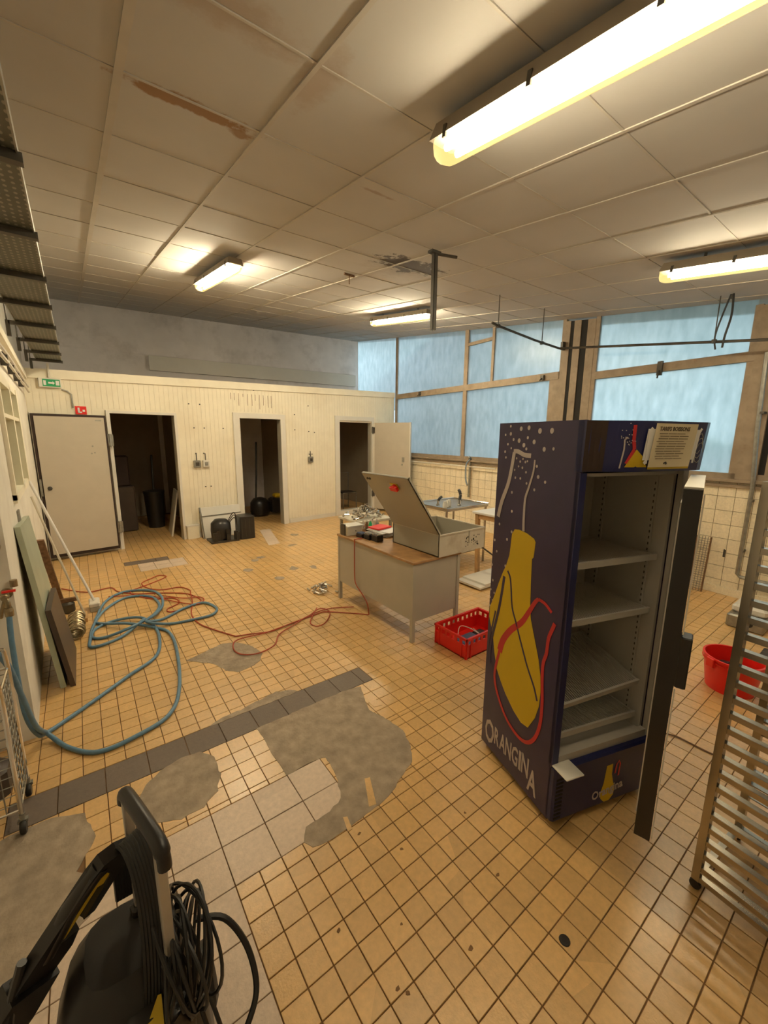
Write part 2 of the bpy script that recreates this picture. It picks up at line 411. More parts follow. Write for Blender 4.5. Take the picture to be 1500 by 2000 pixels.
def inview(x, y, z=0, pad=30):
    q = cams @ Vector((x, y, z))
    if q.z > -.05: return None
    u = 750+FPX*q.x/-q.z; v = 1000-FPX*q.y/-q.z
    return (u, v, -q.z) if -pad < u < 1500+pad and -pad < v < 2000+pad else None
def in_poly(x, y, poly):
    c = False; n = len(poly)
    for i in range(n):
        x1, y1 = poly[i]; x2, y2 = poly[i-1]
        if (y1 > y) != (y2 > y) and x < (x2-x1)*(y-y1)/(y2-y1)+x1: c = not c
    return c
PATCH = {
 'large': [(.979, 2.385), (1.20, 2.39), (1.44, 2.385), (1.56, 2.36), (1.50, 2.22), (1.455, 2.10), (1.50, 1.95), (1.52, 1.80), (1.47, 1.66), (1.40, 1.56), (1.24, 1.50), (1.11, 1.45), (.95, 1.44), (.80, 1.43), (.69, 1.45), (.66, 1.50), (.71, 1.56), (.84, 1.57), (.93, 1.60), (.96, 1.68), (.99, 1.78), (1.0, 1.90), (.90, 1.914), (.757, 1.913), (.75, 2.10), (.75, 2.38)],
 'oval': [(.10, 2.31), (.18, 2.37), (.30, 2.41), (.40, 2.39), (.46, 2.30), (.455, 2.15), (.41, 2.04), (.33, 1.98), (.22, 1.975), (.12, 2.02), (.06, 2.12), (.06, 2.23)],
 'leaf': [(.55, 3.54), (.70, 3.60), (.88, 3.66), (1.0, 3.60), (1.09, 3.45), (1.12, 3.28), (1.06, 3.17), (.96, 3.12), (.85, 3.11), (.78, 3.20), (.72, 3.36)],
 'corner': [(-.62, 2.36), (-.30, 2.37), (-.17, 2.30), (-.13, 2.12), (-.20, 1.98), (-.12, 1.90), (-.16, 1.74), (-.30, 1.62), (-.62, 1.60)],
 'sliver': [(.50, 2.585), (.60, 2.63), (.72, 2.63), (.84, 2.655), (1.0, 2.68), (1.10, 2.64), (1.14, 2.585)],
}
def covered(c):
    k, x0, x1, y0, y1 = c
    pts = ((x0, y0), (x1, y0), (x0, y1), (x1, y1))
    return any(all(in_poly(px, py, p) for px, py in pts) for p in PATCH.values())
TILE_SPOTS = {}
vis = []; rest = {'tile': [], 'white_tile': [], 'dark_tile': []}
for c in cells:
    if covered(c): continue
    q = inview((c[1]+c[2])/2, (c[3]+c[4])/2)
    if q and (c[3] < 8.0): vis.append(((c[2]-c[1])*(c[4]-c[3])/q[2]**3, c))
    else: rest[c[0]].append(c)
vis.sort(key=lambda t: -t[0])
rng = random.Random(3)
tile_cache = {}
def tile_top(mb, w_, h_, cx=0, cy_=0, dz=0, tilt=(0, 0)):
    g = .0022; b = .0012
    def ring(k, z): return [(cx+sx*(w_/2-g-k), cy_+sy*(h_/2-g-k), z+dz+tilt[0]*sx+tilt[1]*sy) for sx, sy in ((-1, -1), (1, -1), (1, 1), (-1, 1))]
    a, b2, c = ring(0, -.0058), ring(0, -.0012), ring(b, 0)
    i = len(mb.v); mb.v += a+b2+c
    for o in (0, 4):
        for k in range(4): mb.f.append((i+o+k, i+o+(k+1) % 4, i+o+4+(k+1) % 4, i+o+4+k))
    mb.f.append((i+8, i+9, i+10, i+11))
NAMES = {'tile': 'floor_tile', 'white_tile': 'large_floor_tile', 'dark_tile': 'dark_floor_tile'}
counts = {}
for _, c in vis:
    k, x0, x1, y0, y1 = c
    if counts.get(k, 0) < (300 if k == 'tile' else 120):
        counts[k] = counts.get(k, 0)+1
        key = (k, round(x1-x0, 4), round(y1-y0, 4))
        if key not in tile_cache:
            mb = MB(); tile_top(mb, x1-x0, y1-y0); tile_cache[key] = mb.mesh(NAMES[k], M[k])
        o = bpy.data.objects.new(NAMES[k], tile_cache[key]); COL.objects.link(o); o.parent = floor
        o.location = ((x0+x1)/2, (y0+y1)/2, rng.uniform(-.0008, .0004)); o.rotation_euler = (rng.gauss(0, .004), rng.gauss(0, .004), 0)
    else: rest[k].append(c)
for k, L in rest.items():
    mb = MB()
    for _, x0, x1, y0, y1 in L: tile_top(mb, x1-x0, y1-y0, (x0+x1)/2, (y0+y1)/2, rng.uniform(-.0008, .0004), (rng.gauss(0, .0002), rng.gauss(0, .0002)))
    stuff(mb.build(NAMES[k]+'_field', M[k], floor))
# cement repairs, slightly proud of the tiles with a ragged edge
for nm, poly in PATCH.items():
    pts = []
    n = len(poly)
    for i in range(n):
        a = Vector(poly[i]); b = Vector(poly[(i+1) % n])
        k = max(2, int((b-a).length/.03))
        for j in range(k): pts.append(a.lerp(b, j/k)+Vector((rng.uniform(-.005, .005), rng.uniform(-.005, .005))))
    mb = MB(); mb.prism([(p.x, p.y) for p in pts], -.004, .0012)
    mb.build('cement_patch', M['cement'], floor)
# chips where tiles are broken, left-over tile slivers in the cement
mb = MB()
for cx, cy_, r in [(.62, 1.1, .009), (.83, .97, .007), (.995, .755, .012), (1.29, .86, .009), (1.02, 1.20, .009), (.70, .83, .012), (1.85, 1.30, .010), (1.40, 1.15, .008), (.9, 1.38, .009), (.72, .80, .012)]:
    mb.prism([(cx+r*rng.uniform(.5, 1.3)*math.cos(t*math.pi/3), cy_+r*rng.uniform(.4, 1)*math.sin(t*math.pi/3)) for t in range(6)], -.004, .0012)
stuff(mb.build('tile_chips', M['grout'], floor))
for pts in ([(1.02, 1.47), (1.06, 1.46), (1.13, 1.62), (1.10, 1.63)], [(.86, 1.42), (.885, 1.42), (.90, 1.49), (.88, 1.50)], [(1.50, 2.10), (1.56, 2.08), (1.56, 2.16), (1.50, 2.17)]):
    MB().prism(pts, -.004, .002).build('tile_sliver', M['tile'], floor)
# worn dark marks near the back
mb = MB()
for x, y in [(2.0, 6.0), (2.15, 6.1), (1.75, 5.6), (2.35, 5.3), (2.85, 6.5), (2.6, 5.2), (3.2, 7.2), (2.0, 5.0)]:
    mb.prism([(x+rng.uniform(.03, .10)*math.cos(t*math.pi/4), y+rng.uniform(.03, .12)*math.sin(t*math.pi/4)) for t in range(8)], -.003, .0014)
stuff(mb.build('dirt_marks', M['cement'], floor))
MB().prism([(2.50, 6.70), (2.72, 6.74), (3.0, 7.95), (2.78, 7.93)], -.003, .003).build('cement_strip', M['white_tile'], floor)

# ---- ceiling: slab, panels, bars
def slab(x0, x1, y0, y1, d0, d1):
    return [(x0, y0, cz(x0, y0)+d0), (x1, y0, cz(x1, y0)+d0), (x1, y1, cz(x1, y1)+d0), (x0, y1, cz(x0, y1)+d0),
            (x0, y0, cz(x0, y0)+d1), (x1, y0, cz(x1, y0)+d1), (x1, y1, cz(x1, y1)+d1), (x0, y1, cz(x0, y1)+d1)]
ceil = struct(MB().hexa(slab(-1.4, 7.3, -2.2, 11.6, .02, .14)).build('ceiling', M['plaster']))
CX0, CY0, CS = .312, 2.392, .6436
xs = [CX0+CS*k for k in range(-2, 12)]; ys = [CY0+CS*k for k in range(-7, 15)]
for i in range(len(xs)-1):
    for j in range(len(ys)-1):
        x0, x1, y0, y1 = xs[i], xs[i+1], ys[j], ys[j+1]
        x0 = max(x0, -.95); x1 = min(x1, 7.0); 
        if x1-x0 < .05: continue
        g = .008; a = rng.uniform(-.002, .002)
        mb = MB(); mb.hexa(slab(x0+g, x1-g, y0+g, y1-g, a, .019)); mb.build('ceiling_panel', M['ceiling'], ceil)
for k, x in enumerate(xs[1:-1]):
    wdt = .018 if k == 1 else .010
    MB().hexa(slab(x-wdt, x+wdt, ys[0], 11.3, -.007, .01)).build('ceiling_bar', M['bar'], ceil)
mb = MB()
for y in ys:
    mb.hexa(slab(-.95, 7.0, y-.006, y+.006, -.004, .012))
stuff(mb.build('cross_bars', M['bar'], ceil))

# ---- window wall
wallR = struct(MB().box(.03, .25, -2.2, 11.2, -.12, 1.40, WM).build('wall_right', M['wall_grout']))
TS = .174
tm = MB(); tm.box(-.008, 0, -TS/2+.003, TS/2-.003, -TS/2+.003, TS/2-.003)
tmesh = tm.mesh('wall_tile', M['wall_tile'])
tr = WM.to_3x3().to_euler()
smb = MB(); nt_ = 0
for i in range(-11, 50):
    s = .10+TS*i+TS/2
    for j in range(8):
        z = TS*j+TS/2+.0
        if s > 8.7 or z > 1.40: continue
        vis_ = (.7 < s < 2.0 or s > 4.6)
        if vis_:
            o = bpy.data.objects.new('wall_tile', tmesh); COL.objects.link(o); o.parent = wallR
            o.location = WM @ Vector((.03, s, z)); o.rotation_euler = tr; nt_ += 1
        else: smb.box(.022, .03, s-TS/2+.003, s+TS/2-.003, z-TS/2+.003, z+TS/2-.003, WM)
stuff(smb.build('wall_tile_field', M['wall_tile'], wallR))
struct(MB().box(0.0, .03, -2, 8.6, 0, .09, WM).build('baseboard_right', M['wall_tile']))
# sill
sill = struct(MB().box(-.05, .25, -2.0, 11.2, 1.40, 1.435, WM).box(-.01, .03, -2.0, 8.6, 1.335, 1.37, WM).build('trim_1', M['frame_wood']))
MB().tube([(-.05, 5.0, 1.30), (-.05, 8.3, 1.30)], .014, 6, WM).build('sill_pipe', M['white_trim'], sill)

def wbox(mb, s0, s1, z0, z1, d=.05, o=0.0):
    mb.box(.08-d/2+o, .08+d/2+o, s0, s1, z0, z1, WM); return mb
def wcz(s): p = WM @ Vector((.08, s, 0)); return cz(p.x, p.y)
def pane(parent, s0, s1, z0, z1, top=False):
    g = -.012
    zz0 = (wcz(s0) if top else z1); zz1 = (wcz(s1) if top else z1)
    p = []
    for d in (.076, .082): p.append([(d, s0+g, z0+g), (d, s1-g, z0+g), (d, s1-g, zz1), (d, s0+g, zz0)])
    mb = MB(); mb.loft([[WM @ Vector(q) for q in p[0]], [WM @ Vector(q) for q in p[1]]]); return mb.build('pane', M['pane'], parent)
# bay 1, far
w1 = struct(MB().box(.05, .11, 3.80, 3.86, 1.435, 3.85, WM).build('window_1', M['frame_wood']))
def part(parent, s0, s1, z0, z1, name='frame_bar', d=.06, mt='frame_wood', o=0): return wbox(MB(), s0, s1, z0, z1, d, o).build(name, M[mt], parent)
part(w1, 8.56, 8.63, 1.435, 4.60); part(w1, 6.00, 6.10, 1.435, 4.14, d=.07); part(w1, 5.30, 5.36, 2.95, 4.05)
part(w1, 3.86, 8.56, 2.86, 2.98, 'transom', .08); part(w1, 5.36, 6.00, 3.74, 3.80, 'small_transom')
part(w1, 3.86, 8.56, 1.435, 1.50, 'bottom_rail'); part(w1, 3.86, 4.03, 1.50, 2.86, 'sash_stile'); 
part(w1, 10.80, 10.88, 2.9, 4.8, 'frame_bar', .06, 'dark_metal')
pane(w1, 8.63, 10.80, 2.6, 5, True); pane(w1, 6.10, 8.56, 2.98, 5, True); pane(w1, 5.36, 6.00, 3.80, 5, True); pane(w1, 5.36, 6.00, 2.98, 3.74)
pane(w1, 3.86, 5.30, 2.98, 5, True); pane(w1, 4.03, 6.00, 1.50, 2.86); pane(w1, 6.10, 8.56, 1.50, 2.86)
for s_, z_ in ((7.55, 2.93), (4.15, 2.92)):
    MB().box(-.0, .03, s_-.03, s_+.03, z_-.05, z_+.03, WM).tube([(0, s_, z_-.02), (-.04, s_+.01, z_-.06)], .01, 6, WM).build('window_catch', M['dark_metal'], w1)
# posts between the bays
post = thing('window_post', 'twin brown posts with black gaps between the two window bays', 'post', tuple(WM @ Vector((.05, 3.57, 1.435))))
PI_ = post.matrix_basis.inverted(); PI_ = T(*(-Vector(post.location)))
def pbox(s0, s1, d, o, mt, nm):
    s_ = (s0+s1)/2; m = PI_ @ WM
    a, b = wcz(s0)-.03, wcz(s1)-.03; x0, x1 = .08-d/2+o, .08+d/2+o
    mb = MB(); mb.hexa([m @ Vector(q) for q in [(x0, s0, 1.436), (x1, s0, 1.436), (x1, s1, 1.436), (x0, s1, 1.436), (x0, s0, a), (x1, s0, a), (x1, s1, b), (x0, s1, b)]])
    mb.build(nm, M[mt], post)
pbox(3.72, 3.80, .07, 0, 'frame_wood', 'post_board'); pbox(3.655, 3.72, .05, .0, 'dark_gap', 'gap')
pbox(3.54, 3.655, .07, 0, 'frame_wood', 'post_board'); pbox(3.43, 3.54, .04, .0, 'dark_gap', 'gap'); pbox(3.30, 3.43, .07, 0, 'frame_wood', 'post_board')
MB().box(-.03, .04, 3.78, 3.82, 3.3, 3.42, PI_ @ WM).build('bracket', M['dark_metal'], post)
# bay 2, near
w2 = struct(MB().box(.05, .11, 3.24, 3.30, 1.435, 3.70, WM).build('window_2', M['frame_wood']))
part(w2, 1.36, 3.24, 2.79, 2.90, 'transom', .08); part(w2, 1.36, 3.24, 1.435, 1.50, 'bottom_rail'); part(w2, 1.36, 1.43, 1.435, 3.40)
pane(w2, 1.43, 3.24, 2.90, 5, True); pane(w2, 1.43, 3.24, 1.50, 2.79)
MB().box(-.0, .035, 2.3, 2.36, 2.74, 2.92, WM).tube([(0, 2.33, 2.8), (-.05, 2.32, 2.70)], .01, 6, WM).build('window_catch', M['dark_metal'], w2)
# thick post and bay 3
w3 = struct(MB().box(.03, .13, 1.16, 1.36, 1.435, 3.38, WM).build('window_3', M['frame_wood']))
part(w3, -1.5, 1.16, 2.79, 2.90, 'transom', .08); part(w3, -1.5, 1.16, 1.435, 1.50, 'bottom_rail'); part(w3, 1.04, 1.10, 1.5, 2.79, 'sash_stile'); part(w3, -1.6, -1.5, 1.435, 3.1)
part(w3, 1.10, 1.16, 1.5, 2.79, 'seal', .03, 'dark_gap')
pane(w3, -1.5, 1.16, 2.90, 5, True); pane(w3, -1.5, 1.04, 1.50, 2.79)
for z_ in (2.86, 2.60): MB().box(-.0, .03, 1.14, 1.20, z_-.05, z_+.05, WM).build('window_catch', M['dark_metal'], w3)
struct(MB().box(.02, .25, -2.3, -1.6, 1.4, 3.4, WM).build('trim_2', M['left_wall']))

# ---- upper rear wall behind the cold rooms
RA = math.atan(-.6/7.8)
RM = frame(Vector((-.9, 11.25, 0)), Vector((math.cos(RA), math.sin(RA), 0)), Vector((-math.sin(RA), math.cos(RA), 0)), Vector((0, 0, 1)))
rear = struct(MB().box(-.5, 7.9, 0, .15, -.1, 5.2, RM).build('wall_rear', M['old_wall']))
MB().box(2.4, 7.75, -.10, 0, 3.36, 3.68, RM).build('beam', M['white_trim'], rear)
MB().box(-.1, 7.75, -.02, 0, 3.70, 3.72, RM).build('wall_seam', M['old_wall'], rear)

# ---- front of the cold rooms with three doorways
def cbox(mb, x0, x1, y0, y1, z0, z1=None):
    # x along the wall; z1=None follows the slanting top
    p = []
    for zz in (0, 1):
        for (x, y) in ((x0, y0), (x1, y0), (x1, y1), (x0, y1)):
            z = z0 if zz == 0 else (ctop(x) if z1 is None else z1)
            p.append(CM @ Vector((x, y, z)))
    return mb.hexa(p)
mb = MB()
DW = [(.446, 1.393), (2.575, 3.455), (4.99, 6.00)]
edges = [-.56, .446, 1.393, 2.575, 3.455, 4.99, 6.00, 6.80]
for a, b in ((-.56, .446), (1.393, 2.575), (3.455, 4.99), (6.00, 6.80)): cbox(mb, a, b, 0, .12, 0)
for a, b in DW: cbox(mb, a, b, 0, .12, 2.235)
wallB = struct(mb.build('wall_back', M['cream_wall']))
mb = MB()
x = -.53
while x < 6.72:
    lo = .10
    for a, b in DW:
        if a-.16 < x < b+.13: lo = 2.36 if a > 2 else 2.30
    cbox(mb, x, x+.05, -.0045, 0, lo); mb_last = x; x += .075
stuff(mb.build('wall_ribs', M['cream_wall'], wallB))
mb = MB()
p = []
for x in (-.56, 6.80): pass
mb.hexa([CM @ Vector(q) for q in [(-.56, -.03, ctop(-.56)-.13), (6.8, -.03, ctop(6.8)-.13), (6.8, .14, ctop(6.8)-.13), (-.56, .14, ctop(-.56)-.13), (-.56, -.03, ctop(-.56)), (6.8, -.03, ctop(6.8)), (6.8, .14, ctop(6.8)), (-.56, .14, ctop(-.56))]])
mb.build('wall_coping', M['cream_wall'], wallB)
# brown runs of rust under the coping
mb = MB()
for k in range(11):
    xx = 2.42+k*.085+rng.uniform(-.015, .015); L_ = rng.uniform(.06, .28)
    mb.box(xx, xx+.008, -.006, -.004, 2.70-L_, 2.70, CM)
stuff(mb.build('rust_runs', M['rust'], wallB))
mb = MB()
for x_, z_ in [(1.66, 2.45), (1.85, 2.45), (1.72, 2.03), (1.90, 2.03), (2.25, 2.03), (1.72, 1.57), (1.86, 1.57), (1.95, .95), (1.85, .95), (4.15, 2.55), (3.8, 2.35), (4.15, 2.0), (4.3, 1.98), (3.8, 2.03), (.65, 2.78), (4.15, 1.5), (4.22, 1.5), (2.9, 2.78)]:
    mb.lathe([(.012, 0), (.012, .014)], 6, CM @ T(x_, -.006, z_) @ RX(math.pi/2))
stuff(mb.build('wall_bolts', M['dark_metal'], wallB))
mb = MB(); cbox(mb, 1.40, 2.43, -.02, -.008, 0, .09); cbox(mb, 3.60, 4.85, -.02, -.008, 0, .09)
struct(mb.build('baseboard_back', M['white_trim']))
# frames of the doorways
def dframe(n, a, b, wl, wr, wt, top):
    mb = MB(); cbox(mb, a-wl, a, -.035, .125, 0, top+wt); o = struct(mb.build('door_%d' % n, M['white_trim']))
    mb = MB(); cbox(mb, b, b+wr, -.035, .125, 0, top+wt); mb.build('door_jamb', M['white_trim'], o)
    mb = MB(); cbox(mb, a, b, -.035, .125, top, top+wt); mb.build('door_head', M['white_trim'], o)
    return o
dframe(1, .446, 1.393, .05, .04, .04, 2.235); dframe(2, 2.575, 3.455, .13, .11, .10, 2.235); d3 = dframe(3, 4.99, 6.00, .13, .07, .10, 2.27)
mb = MB(); cbox(mb, 4.99, 6.0, -.035, .12, 0, .10); mb.build('threshold', M['white_trim'], d3)

# inside of the cold rooms: partitions, back, lid
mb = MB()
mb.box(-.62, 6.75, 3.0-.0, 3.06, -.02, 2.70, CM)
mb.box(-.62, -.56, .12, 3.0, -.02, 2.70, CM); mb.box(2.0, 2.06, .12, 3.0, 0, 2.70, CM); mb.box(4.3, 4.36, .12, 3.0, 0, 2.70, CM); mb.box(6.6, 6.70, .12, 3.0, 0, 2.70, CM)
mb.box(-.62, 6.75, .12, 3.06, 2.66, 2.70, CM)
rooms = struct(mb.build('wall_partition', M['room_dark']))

# ---- left wall
def lbox(mb, y0, y1, z0, z1, d0, d1):
    p = []
    for z in (z0, z1):
        for (y, d) in ((y0, d0), (y0, d1), (y1, d1), (y1, d0)): p.append((LWX(y)+d, y, z))
    return mb.hexa([p[0], p[1], p[2], p[3], p[4], p[5], p[6], p[7]])
mb = MB()
Y0 = 3.13
lbox(mb, Y0, 7.82, -.1, 1.42, -.35, 0)
lbox(mb, Y0, 3.95, 1.42, 2.32, -.35, 0); lbox(mb, 5.55, 7.82, 1.42, 2.32, -.35, 0)
lbox(mb, Y0, 7.82, 2.32, 2.72, -.35, 0)
mb.hexa([(LWX(Y0)-.35, Y0, 2.72), (LWX(Y0)-.10, Y0, 2.72), (LWX(11.6)-.10, 11.6, 2.72), (LWX(11.6)-.35, 11.6, 2.72), (LWX(Y0)-.35, Y0, cz(-.4, Y0)), (LWX(Y0)-.10, Y0, cz(-.4, Y0)), (LWX(11.6)-.10, 11.6, cz(-.6, 11.6)), (LWX(11.6)-.35, 11.6, cz(-.6, 11.6))])
wallL = struct(mb.build('wall_left', M['left_wall']))
struct(MB().box(-.95, -.72, -2.3, Y0, -.1, 3.7).build('wall_left.001', M['left_wall']))
mb = MB(); lbox(mb, Y0, 7.8, 2.66, 2.74, 0, .05); mb.build('ledge', M['cream_wall'], wallL)
# glazed opening in the left wall
mb = MB(); lbox(mb, 5.42, 5.55, 1.42, 2.32, -.05, .03); wl = struct(mb.build('window_4', M['cream_wall']))
for a, b, c, d in ((3.95, 4.02, 1.42, 2.32), (4.75, 4.85, 1.42, 2.32), (3.95, 5.55, 2.27, 2.34), (3.95, 5.55, 1.40, 1.46), (4.02, 5.42, 2.02, 2.05)):
    mb = MB(); lbox(mb, a, b, c, d, -.05, .025); mb.build('frame_bar', M['cream_wall'], wl)
mb = MB(); lbox(mb, 4.0, 5.45, 1.44, 2.3, -.045, -.035); mb.build('pane', M['green_panel'], wl)
# wall behind the photographer and front part of the room
struct(MB().box(-1.2, 7.0, -2.3, -2.1, -.1, 3.8).build('wall_front', M['left_wall']))

# ---- outside: ground, neighbour, hedge (seen blurred through the frosted panes)
struct(MB().box(7.2, 40, -30, 40, -1.0, -.6).build('trim_3', M['asphalt']), None)
nb = MB(); nb.hexa([(9.6, 11.0, -.6), (14, 11.0, -.6), (14, 30, -.6), (9.6, 30, -.6), (9.6, 11.0, 3.4), (14, 11.0, 3.4), (14, 30, 3.4), (9.6, 30, 3.4)])
mb = MB(); mb.hexa([(8.4, 5.2, -.6), (9.2, 5.2, -.6), (9.6, 12.5, -.6), (8.6, 12.5, -.6), (8.4, 5.2, 6.0), (9.2, 5.2, 6.0), (9.6, 12.5, 3.6), (8.6, 12.5, 3.6)])
tag(mb.build('neighbour_house', M['neighbour']), 'grey neighbouring house with sloping roof line behind the far frosted panes', 'house')
mb = MB()
for k in range(120):
    x_, y_, z_ = rng.uniform(10.0, 11.0), rng.uniform(-6, 4.5), rng.uniform(-.2, 1.6); r_ = rng.uniform(.35, .6)
    mb.lathe([(r_*.2, -r_*.9), (r_*.8, -r_*.5), (r_, 0), (r_*.75, r_*.55), (r_*.2, r_*.9)], 7, T(x_, y_, z_))
tag(mb.build('hedge', M['hedge']), 'green hedge showing blurred through the near frosted window', 'hedge')

# ================================================================ LAMPS
def lamp(name_label, x, y0, y1, w_=.16, gap=.10, tube='tube'):
    L = y1-y0; a = math.atan(.12865); yc = (y0+y1)/2; hl = L/2/math.cos(a)*1.0
    t = thing('fluorescent_lamp', name_label, 'lamp', (x, yc, cz(x, yc)-gap), group='fluorescent ceiling lamps')
    t.rotation_euler = (a, 0, 0)
    n = 6
    def ring(y, s, zt=0): 
        r = [(-w_/2*s, y, -.005), (-w_/2*s*.96, y, -.038*s)]
        for k in range(1, n): 
            th = math.pi*k/n; r.append((-w_/2*.92*s*math.cos(th), y, -.04-.05*s*math.sin(th)))
        r += [(w_/2*s*.96, y, -.038*s), (w_/2*s, y, -.005)]
        return r
    MB().loft([[(-w_/2*.85, -hl+.02, .055), (w_/2*.85, -hl+.02, .055), (w_/2*.85, hl-.02, .055), (-w_/2*.85, hl-.02, .055)],
               [(-w_/2-.004, -hl, -.012), (w_/2+.004, -hl, -.012), (w_/2+.004, hl, -.012), (-w_/2-.004, hl, -.012)]]).build('housing', M['lamp_base'], t)
    MB().loft([ring(-hl, .72), ring(-hl+.03, .95), ring(-hl+.06, 1), ring(hl-.06, 1), ring(hl-.03, .95), ring(hl, .72)]).build('cover', M['cover'], t, smooth=True)
    for s in (-1, 1):
        MB().tube([(s*.036, -hl+.07, -.045), (s*.036, hl-.07, -.045)], .014, 10).build('tube', M[tube], t, smooth=True)
    for k in range(4):
        y = -hl+.10+k*(2*hl-.2)/3
        for s in (-1, 1):
            MB().box(s*w_/2-.004, s*w_/2+.007, y-.010, y+.010, -.03, .02).build('clip', M['dark_metal'], t)
    for s in (-1, 1):
        MB().tube([(0, s*hl*.6, .04), (0, s*hl*.6, gap)], .012, 6).build('hanger', M['dark_metal'], t)
    return t
lamp('large twin-tube ceiling lamp nearest the camera, cut by the top edge', 1.585, .12, 1.66, .165)
lamp('short-looking ceiling lamp alone on the left over the beige doors', 1.54, 4.72, 6.25, tube='tube_rear')
lamp('narrow distant ceiling lamp beside the hanging steel strut', 4.58, 4.95, 6.5, tube='tube_rear')
lamp('ceiling lamp at the right edge near the second window bay', 4.32, .18, 1.66)

# ================================================================ CEILING THINGS
t = thing('cable_tray', 'grey perforated cable tray running under the ceiling along the left wall', 'cable tray', (-.20, 1.2, 2.93))
MB().box(-.15, .13, -.9, 6.58, 0, .004).build('tray_sheet', M['perf'], t)
for x_ in (-.15, .13): MB().box(x_-.003, x_+.003, -.9, 6.58, -.01, .05).build('tray_lip', M['galv'], t)
for k, y_ in enumerate((.25, 1.0, 1.75, 2.5, 3.25, 4.05, 4.9, 5.7, 6.4)):
    a = cz(-.2, 1.2+y_)-2.93
    MB().box(-.20, .145, y_-.02, y_+.02, -.035, -.002).box(-.22, -.19, y_-.02, y_+.02, -.14, -.002).build('bracket', M['dark_metal'], t)
    MB().tube([(-.21, y_, -.01), (-.21, y_, a-.02)], .006, 6).build('threaded_rod', M['dark_metal'], t)
t = thing('wall_pipes', 'pair of pale pipes with clips high on the left wall', 'pipe', (-.40, 3.6, 2.55))
for d, z_ in ((.03, 0), (.03, -.07)):
    MB().tube([(d-.005, -.4, z_), (d-.035, 1.3, z_+.01), (d-.11, 4.1, z_)], .013, 8).build('pipe', M['white_trim'], t, smooth=True)
for k in range(6): MB().box(-.02-.028*k*.65, .04-.028*k*.65, -.2+k*.65, -.17+k*.65, -.09, .02).build('clip', M['dark_metal'], t)
t = thing('hanging_strut', 'slotted steel strut hanging from the mouldy ceiling patch', 'strut', (2.751, 2.935, 3.53))
MB().box(-.02, .02, -.02, -.016, -.65, .0).box(-.02, -.016, -.02, .02, -.65, .0).box(.016, .02, -.02, .02, -.65, 0).build('rail', M['dark_metal'], t)
MB().box(-.06, .05, -.03, .03, -.005, .015).tube([(.02, 0, .0), (.20, -.08, -.01)], .014, 6).build('bracket', M['dark_metal'], t)
for k in range(5): MB().box(-.008, .008, .0161, .0165, -.60+k*.12, -.55+k*.12).build('slot', M['dark_gap'], t)
t = thing('ceiling_hook', 'small rusty T-shaped hook under the ceiling left of the mould', 'hook', (2.76, 4.40, cz(2.76, 4.4)-.005))
MB().box(-.07, .07, -.01, .01, -.02, 0).tube([(0, 0, -.01), (0, 0, -.11)], .006, 6).build('hook', M['rust'], t)
# thin rail in front of the windows
t = thing('hanging_rail', 'thin dark rail hung on rods in front of the windows', 'rail', (5.92, 3.55, 3.222))
MB().tube([(-1.50, .06, .13), (-1.42, .05, .11), (-.6, .03, .04), (0, 0, 0), (0, -1.0, -.12), (-.03, -2.45, -.30), (-.08, -4.2, -.52)], .016, 8).build('rail', M['dark_metal'], t, smooth=True)
for (x_, y_) in ((-1.39, .05), (-.40, .04), (-.02, -1.9)):
    zz = -.075*x_ + (.12*y_ if y_ < 0 else 0)
    MB().tube([(x_, y_, zz), (x_, y_, cz(5.92+x_, 3.55+y_)-3.222-.01)], .006, 6).build('hanger_rod', M['dark_metal'], t)
    MB().box(x_-.02, x_+.02, y_-.02, y_+.02, zz-.02, zz+.02).build('hanger_clip', M['dark_metal'], t)
t = thing('loose_cables', 'two dark flat cables dangling in front of the near window', 'cable', (5.87, 1.55, cz(5.87, 1.55)-.01))
MB().ribbon([(0, 0), (.0, -.01)], .01, -.05, 0).build('cable_clip', M['dark_metal'], t)
MB().tube(spline([(0, .0, 0), (0, .05, -.2), (0, .09, -.42), (0, .07, -.56)]), .009, 6).build('cable', M['rubber'], t)
MB().tube(spline([(0, -.02, 0), (0, -.03, -.22), (0, .0, -.42), (0, .01, -.55)]), .011, 6).build('cable', M['rubber'], t)

# ================================================================ ON THE COLD ROOM FRONT
def cmt(x, y, z): return tuple(CM @ Vector((x, y, z)))
t = thing('exit_sign', 'green and white emergency exit sign box over the first open door', 'sign', cmt(-.245, -.012, 2.63), CA)
MB().bbox(-.13, .13, -.05, .0, -.065, .065, .006).build('housing', M['white_trim'], t)
MB().box(-.085, .115, -.053, -.05, -.05, .05).build('sign_face', M['exit_green'], t)
MB().box(-.075, -.045, -.0545, -.053, -.035, .03).build('door_symbol', M['white_paper'], t)
MB().box(.01-.03, .03, -.0545, -.053, -.012, .012).poly([(.03, -.0545, -.025), (.055, -.0545, 0), (.03, -.0545, .025)]).build('arrow_symbol', M['white_paper'], t)
MB().box(.065, .105, -.0545, -.053, -.03, .035).build('figure_symbol', M['white_paper'], t)
t = thing('conduit', 'thin grey conduit bending from the exit sign down to the red sign', 'conduit', cmt(-.10, -.012, 2.55), CA)
MB().tube([(0-.02, -.012, 0), (.05, -.012, -.02), (.09, -.012, -.06), (.09, -.012, -.26)], .010, 6).build('pipe', M['galv'], t)
t = thing('conduit_drop', 'pale vertical conduit dropping from the cable tray to the exit sign', 'conduit', cmt(-.245, -.05, 2.70), CA)
MB().tube([(0, 0, 0), (0, 0, .20)], .014, 6).build('pipe', M['white_trim'], t)
t = thing('fire_sign', 'small red fire equipment sign above the open cold-room door', 'sign', cmt(.085, -.009, 2.27), CA)
MB().box(-.07, .07, -.006, 0, -.07, .05).build('plate', M['red_plastic'], t)
